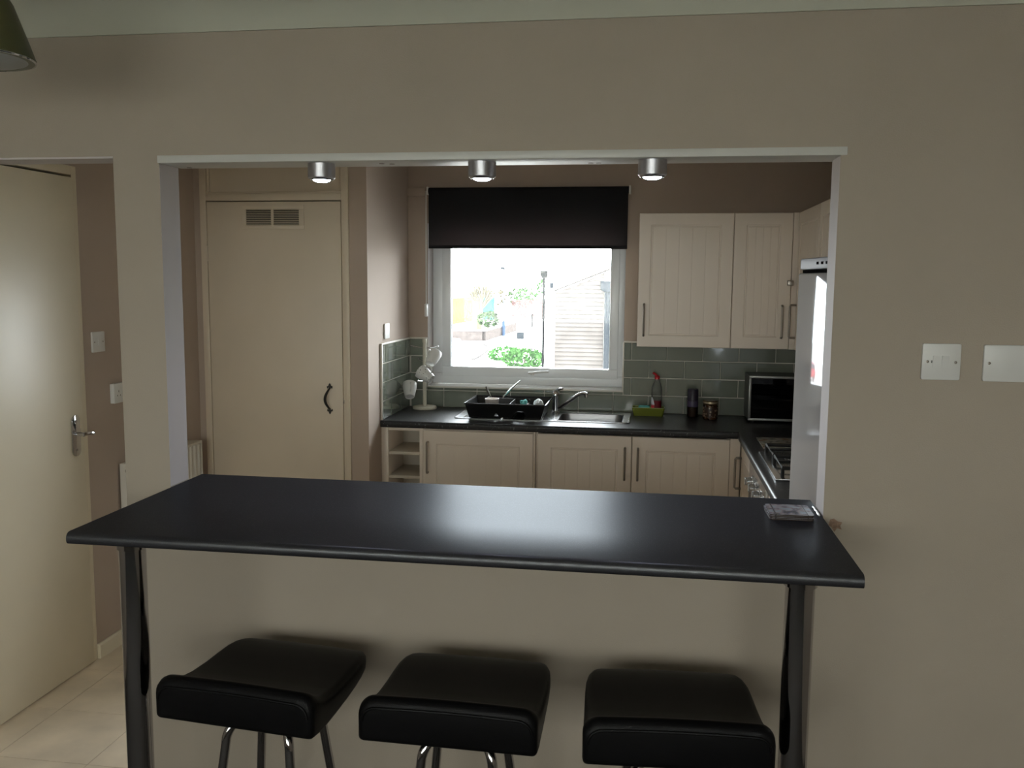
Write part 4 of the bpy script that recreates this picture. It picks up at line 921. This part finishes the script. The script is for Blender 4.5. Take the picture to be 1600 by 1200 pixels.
def fence(name, label, p, q, h0, h1, m_, n_):
    u = thing(name, label, 'fence', ((p[0]+q[0])/2, (p[1]+q[1])/2, GZ)); mb = MB(); rd = random.Random(n_)
    P0, Q0 = Vector(p), Vector(q)
    for k in range(n_):
        a = P0.lerp(Q0, (k+.06)/n_); b_ = P0.lerp(Q0, (k+.94)/n_); wallseg(mb, tuple(a), tuple(b_), h0, h1+rd.uniform(-.04, .04), .03+.01*(k % 2))
    o = obj('boards', mb, m_, u); o['kind'] = 'stuff'
    r_ = MB()
    for z in (h0+.4, h1-.4): wallseg(r_, p, q, z, z+.09, .10)
    obj('rails', r_, m_, u)
fence('board_fence', 'weathered red-brown board fence at the far end of the path', (-14.0, 97.5), (-10.3, 98.5), GZ, GZ+2.15, mat('red brown boards', (0.0522, 0.0319, 0.0305), spec=0, rough=.9, noise=.3, nscale=3), 26)
fence('board_fence', 'yellow timber board fence at the left side of the view', (-17.75, 82), (-17.25, 92), GZ, GZ+2.55, mat('yellow boards', (0.1040, 0.0737, 0.0303), spec=0, rough=.9, noise=.2, nscale=3), 40)
u = thing('lamp_post', 'grey street lamp post with a blue lower section by the garden wall', 'lamp post', (-10.0, 67.4, GZ))
obj('base_section', MB().cyl((-10.0, 67.4, GZ), (-10.0, 67.4, GZ+1.15), .13, n=14), mat('blue grey paint', (0.0218, 0.0328, 0.0546), spec=0, rough=.5), u, smooth=True)
obj('pole', MB().cyl((-10.0, 67.4, GZ+1.15), (-10.0, 67.4, GZ+5.2), .06, .045, 12), mat('grey galvanised', (0.0440, 0.0462, 0.0484), spec=0, rough=.5), u, smooth=True)
obj('lantern', MB().prism([(-10.3, GZ+5.15), (-9.95, GZ+5.15), (-9.95, GZ+5.3), (-10.2, GZ+5.35)], 'Y', 67.3, 67.5), M_pipe2, u)
o = obj('bollard', MB().cyl((-9.45, 80.3, GZ), (-9.45, 80.3, GZ+1.2), .075, n=12).lathe([(.075, 0), (.05, .06), (.0, .08)], (-9.45, 80.3, GZ+1.2), n=12), M_pipe, smooth=True); tag(o, 'thin black bollard standing on the path outside', 'bollard')
o = obj('utility_box', slab(-8.45, -7.95, 63.9, 64.4, GZ, GZ+.5), M_pipe2, bevel=.03); tag(o, 'small grey utility box on the path outside', 'box')
u = thing('garden_shed', 'small teal shed in the garden behind the bare tree', 'shed', (-16.2, 95, GZ))
M_teal = mat('teal paint', (0.0139, 0.0731, 0.0731), spec=0, rough=.7)
obj('wall', slab(-16.8, -15.7, 95, 96.2, GZ, GZ+2.3), M_teal, u); obj('roof', MB().prism([(-16.95, GZ+2.2), (-15.55, GZ+2.2), (-15.55, GZ+2.3), (-16.25, GZ+2.75), (-16.95, GZ+2.3)], 'Y', 94.9, 96.3), M_teal, u)
kb_ = MB(); pts = [(-8.2, 46.0), (-8.35, 49), (-8.6, 52), (-9.0, 55.5), (-9.7, 57.5)]
for a, b_ in zip(pts[:-1], pts[1:]): wallseg(kb_, a, b_, GZ, GZ+.10, .22)
o = obj('kerb', kb_, mat('dark kerb', (0.0435, 0.0406, 0.0391), spec=0, rough=.9)); tag(o, 'curved dark kerb along the edge of the path outside', 'kerb')
# car, only its right end shows at the left edge of the pane
u = thing('parked_car', 'red car parked outside at the left edge of the window view', 'car', (-12.3, 50.4, GZ))
M_carred = mat('red car paint', (.25, .012, .018), .3, coat=.3); M_cargl = mat('car glass', (.05, .06, .07), .1)
body = [(-14.4, .30), (-10.0, .30), (-9.9, .55), (-10.0, .80), (-11.3, .92), (-14.2, .95), (-14.45, .8)]
obj('body', MB().prism([(x, GZ+z) for x, z in body], 'Y', 49.6, 51.3), M_carred, u, bevel=.08, seg=3)
obj('cabin', MB().prism([(x, GZ+z) for x, z in ((-14.2, .95), (-11.3, .93), (-11.9, 1.40), (-13.7, 1.45))], 'Y', 49.7, 51.2), M_carred, u, bevel=.08, seg=3)
obj('side_window', MB().prism([(x, GZ+z) for x, z in ((-13.9, 1.0), (-11.65, .99), (-12.05, 1.32), (-13.55, 1.36))], 'Y', 49.68, 49.71), M_cargl, u)
for x in (-13.6, -11.1):
    for y_ in (49.58, 51.1): obj('wheel', MB().cyl((x, y_, GZ+.31), (x, y_+.22, GZ+.31), .31, n=20), M_black, u, smooth=True)
# plants
def leaves(center, rad, n_, size, seed, flat=.0):
    rd = random.Random(seed); mb = MB()
    for _ in range(n_):
        d_ = Vector((rd.gauss(0,1), rd.gauss(0,1), rd.gauss(0,1))).normalized(); f = rd.uniform(.55, 1)**.6
        p = Vector(center)+Vector((d_.x*rad[0], d_.y*rad[1], d_.z*rad[2]))*f
        if p.z < GZ+.02: p.z = GZ+.02+rd.uniform(0, .1)
        a = Vector((rd.gauss(0,1), rd.gauss(0,1), rd.gauss(0,.6))).normalized(); b_ = a.cross(Vector((rd.gauss(0,1), rd.gauss(0,1), rd.gauss(0,1)))).normalized(); s_ = size*rd.uniform(.6, 1.3)
        mb.add([p-a*s_, p+b_*s_*.5, p+a*s_, p-b_*s_*.5], [(0,1,2,3)])
    return mb
M_leaf = mat('bright green leaves', (0.0226, 0.0565, 0.0151), spec=0, rough=.6, noise=.3, nscale=2); M_leaf2 = mat('dull green leaves', (0.0264, 0.0415, 0.0189), spec=0, rough=.7, noise=.3, nscale=2); M_twig = mat('bare bark', (0.0609, 0.0543, 0.0370), spec=0, rough=.9)
def bush(name, label, c, rad, n_, size, m_, seed, cat='bush', stemh=None):
    u = thing(name, label, cat, (c[0], c[1], GZ)); obj('foliage', leaves(c, rad, n_, size, seed), m_, u)
    obj('stem', MB().cyl((c[0], c[1], GZ), (c[0], c[1], c[2]), .06*rad[0], .03*rad[0], 8), M_twig, u); return u
bush('leafy_shrub', 'leafy green shrub just outside, below the middle of the window', (-4.9, 42.6, GZ+.45), (1.15, .8, .52), 420, .16, M_leaf, 11)
bush('grass_mound', 'rounded bright green mound left of the leafy shrub outside', (-6.45, 46.5, GZ+.30), (1.05, .9, .48), 900, .10, mat('mound green', (0.0232, 0.0696, 0.0159), spec=0, rough=.7), 12)
bush('garden_bush', 'dark green bush growing behind the brick garden wall', (-11.75, 70.5, GZ+1.15), (.95, .8, .68), 380, .17, M_leaf2, 13)
for k, (x, y_, z, r_, lab, m_) in enumerate(((-22.2, 133, -1.0, 2.0, 'pale leafless tree beyond the red fence, leftmost of the far trees', M_twig), (-17.9, 131, -.9, 2.0, 'brown-green tree beyond the red fence, second of the far trees', M_leaf2), (-15.6, 121, -.6, 1.7, 'green tree beyond the red fence, third of the far trees', M_leaf), (-13.9, 130, .6, 1.6, 'tallest green tree right beside the black drainpipe', M_leaf))):
    bush('garden_tree', lab, (x, y_, z), (r_, r_*.8, r_*.75), 380, .24, m_, 20+k, 'tree')
u = thing('bare_tree', 'bare pollarded tree with fanned upright branches outside', 'tree', (-13.5, 75.7, GZ))
obj('trunk', MB().tube([(-13.5, 75.7, GZ), (-13.52, 75.7, GZ+.9), (-13.4, 75.7, GZ+1.8)], [.28, .23, .2], 10), M_twig, u, smooth=True)
br = MB(); rd = random.Random(4)
for k in range(46):
    a = rd.uniform(-1, 1); l = rd.uniform(2.0, 3.2)*(1-.25*abs(a)); dy = rd.uniform(-.5, .5)
    p = [(-13.4+.05*a, 75.7, GZ+1.7), (-13.4+a*.75, 75.7+dy*.4, GZ+1.7+l*.45), (-13.45+a*1.75, 75.7+dy, GZ+1.7+l)]
    br.tube(p, [.07, .045, .022], 5)
    q = Vector(p[1])
    for _ in range(2): br.tube([q, q+Vector((rd.uniform(-.4, .4), rd.uniform(-.3, .3), rd.uniform(.6, 1.2)))], [.03, .016], 4)
obj('branches', br, M_twig, u, smooth=True)
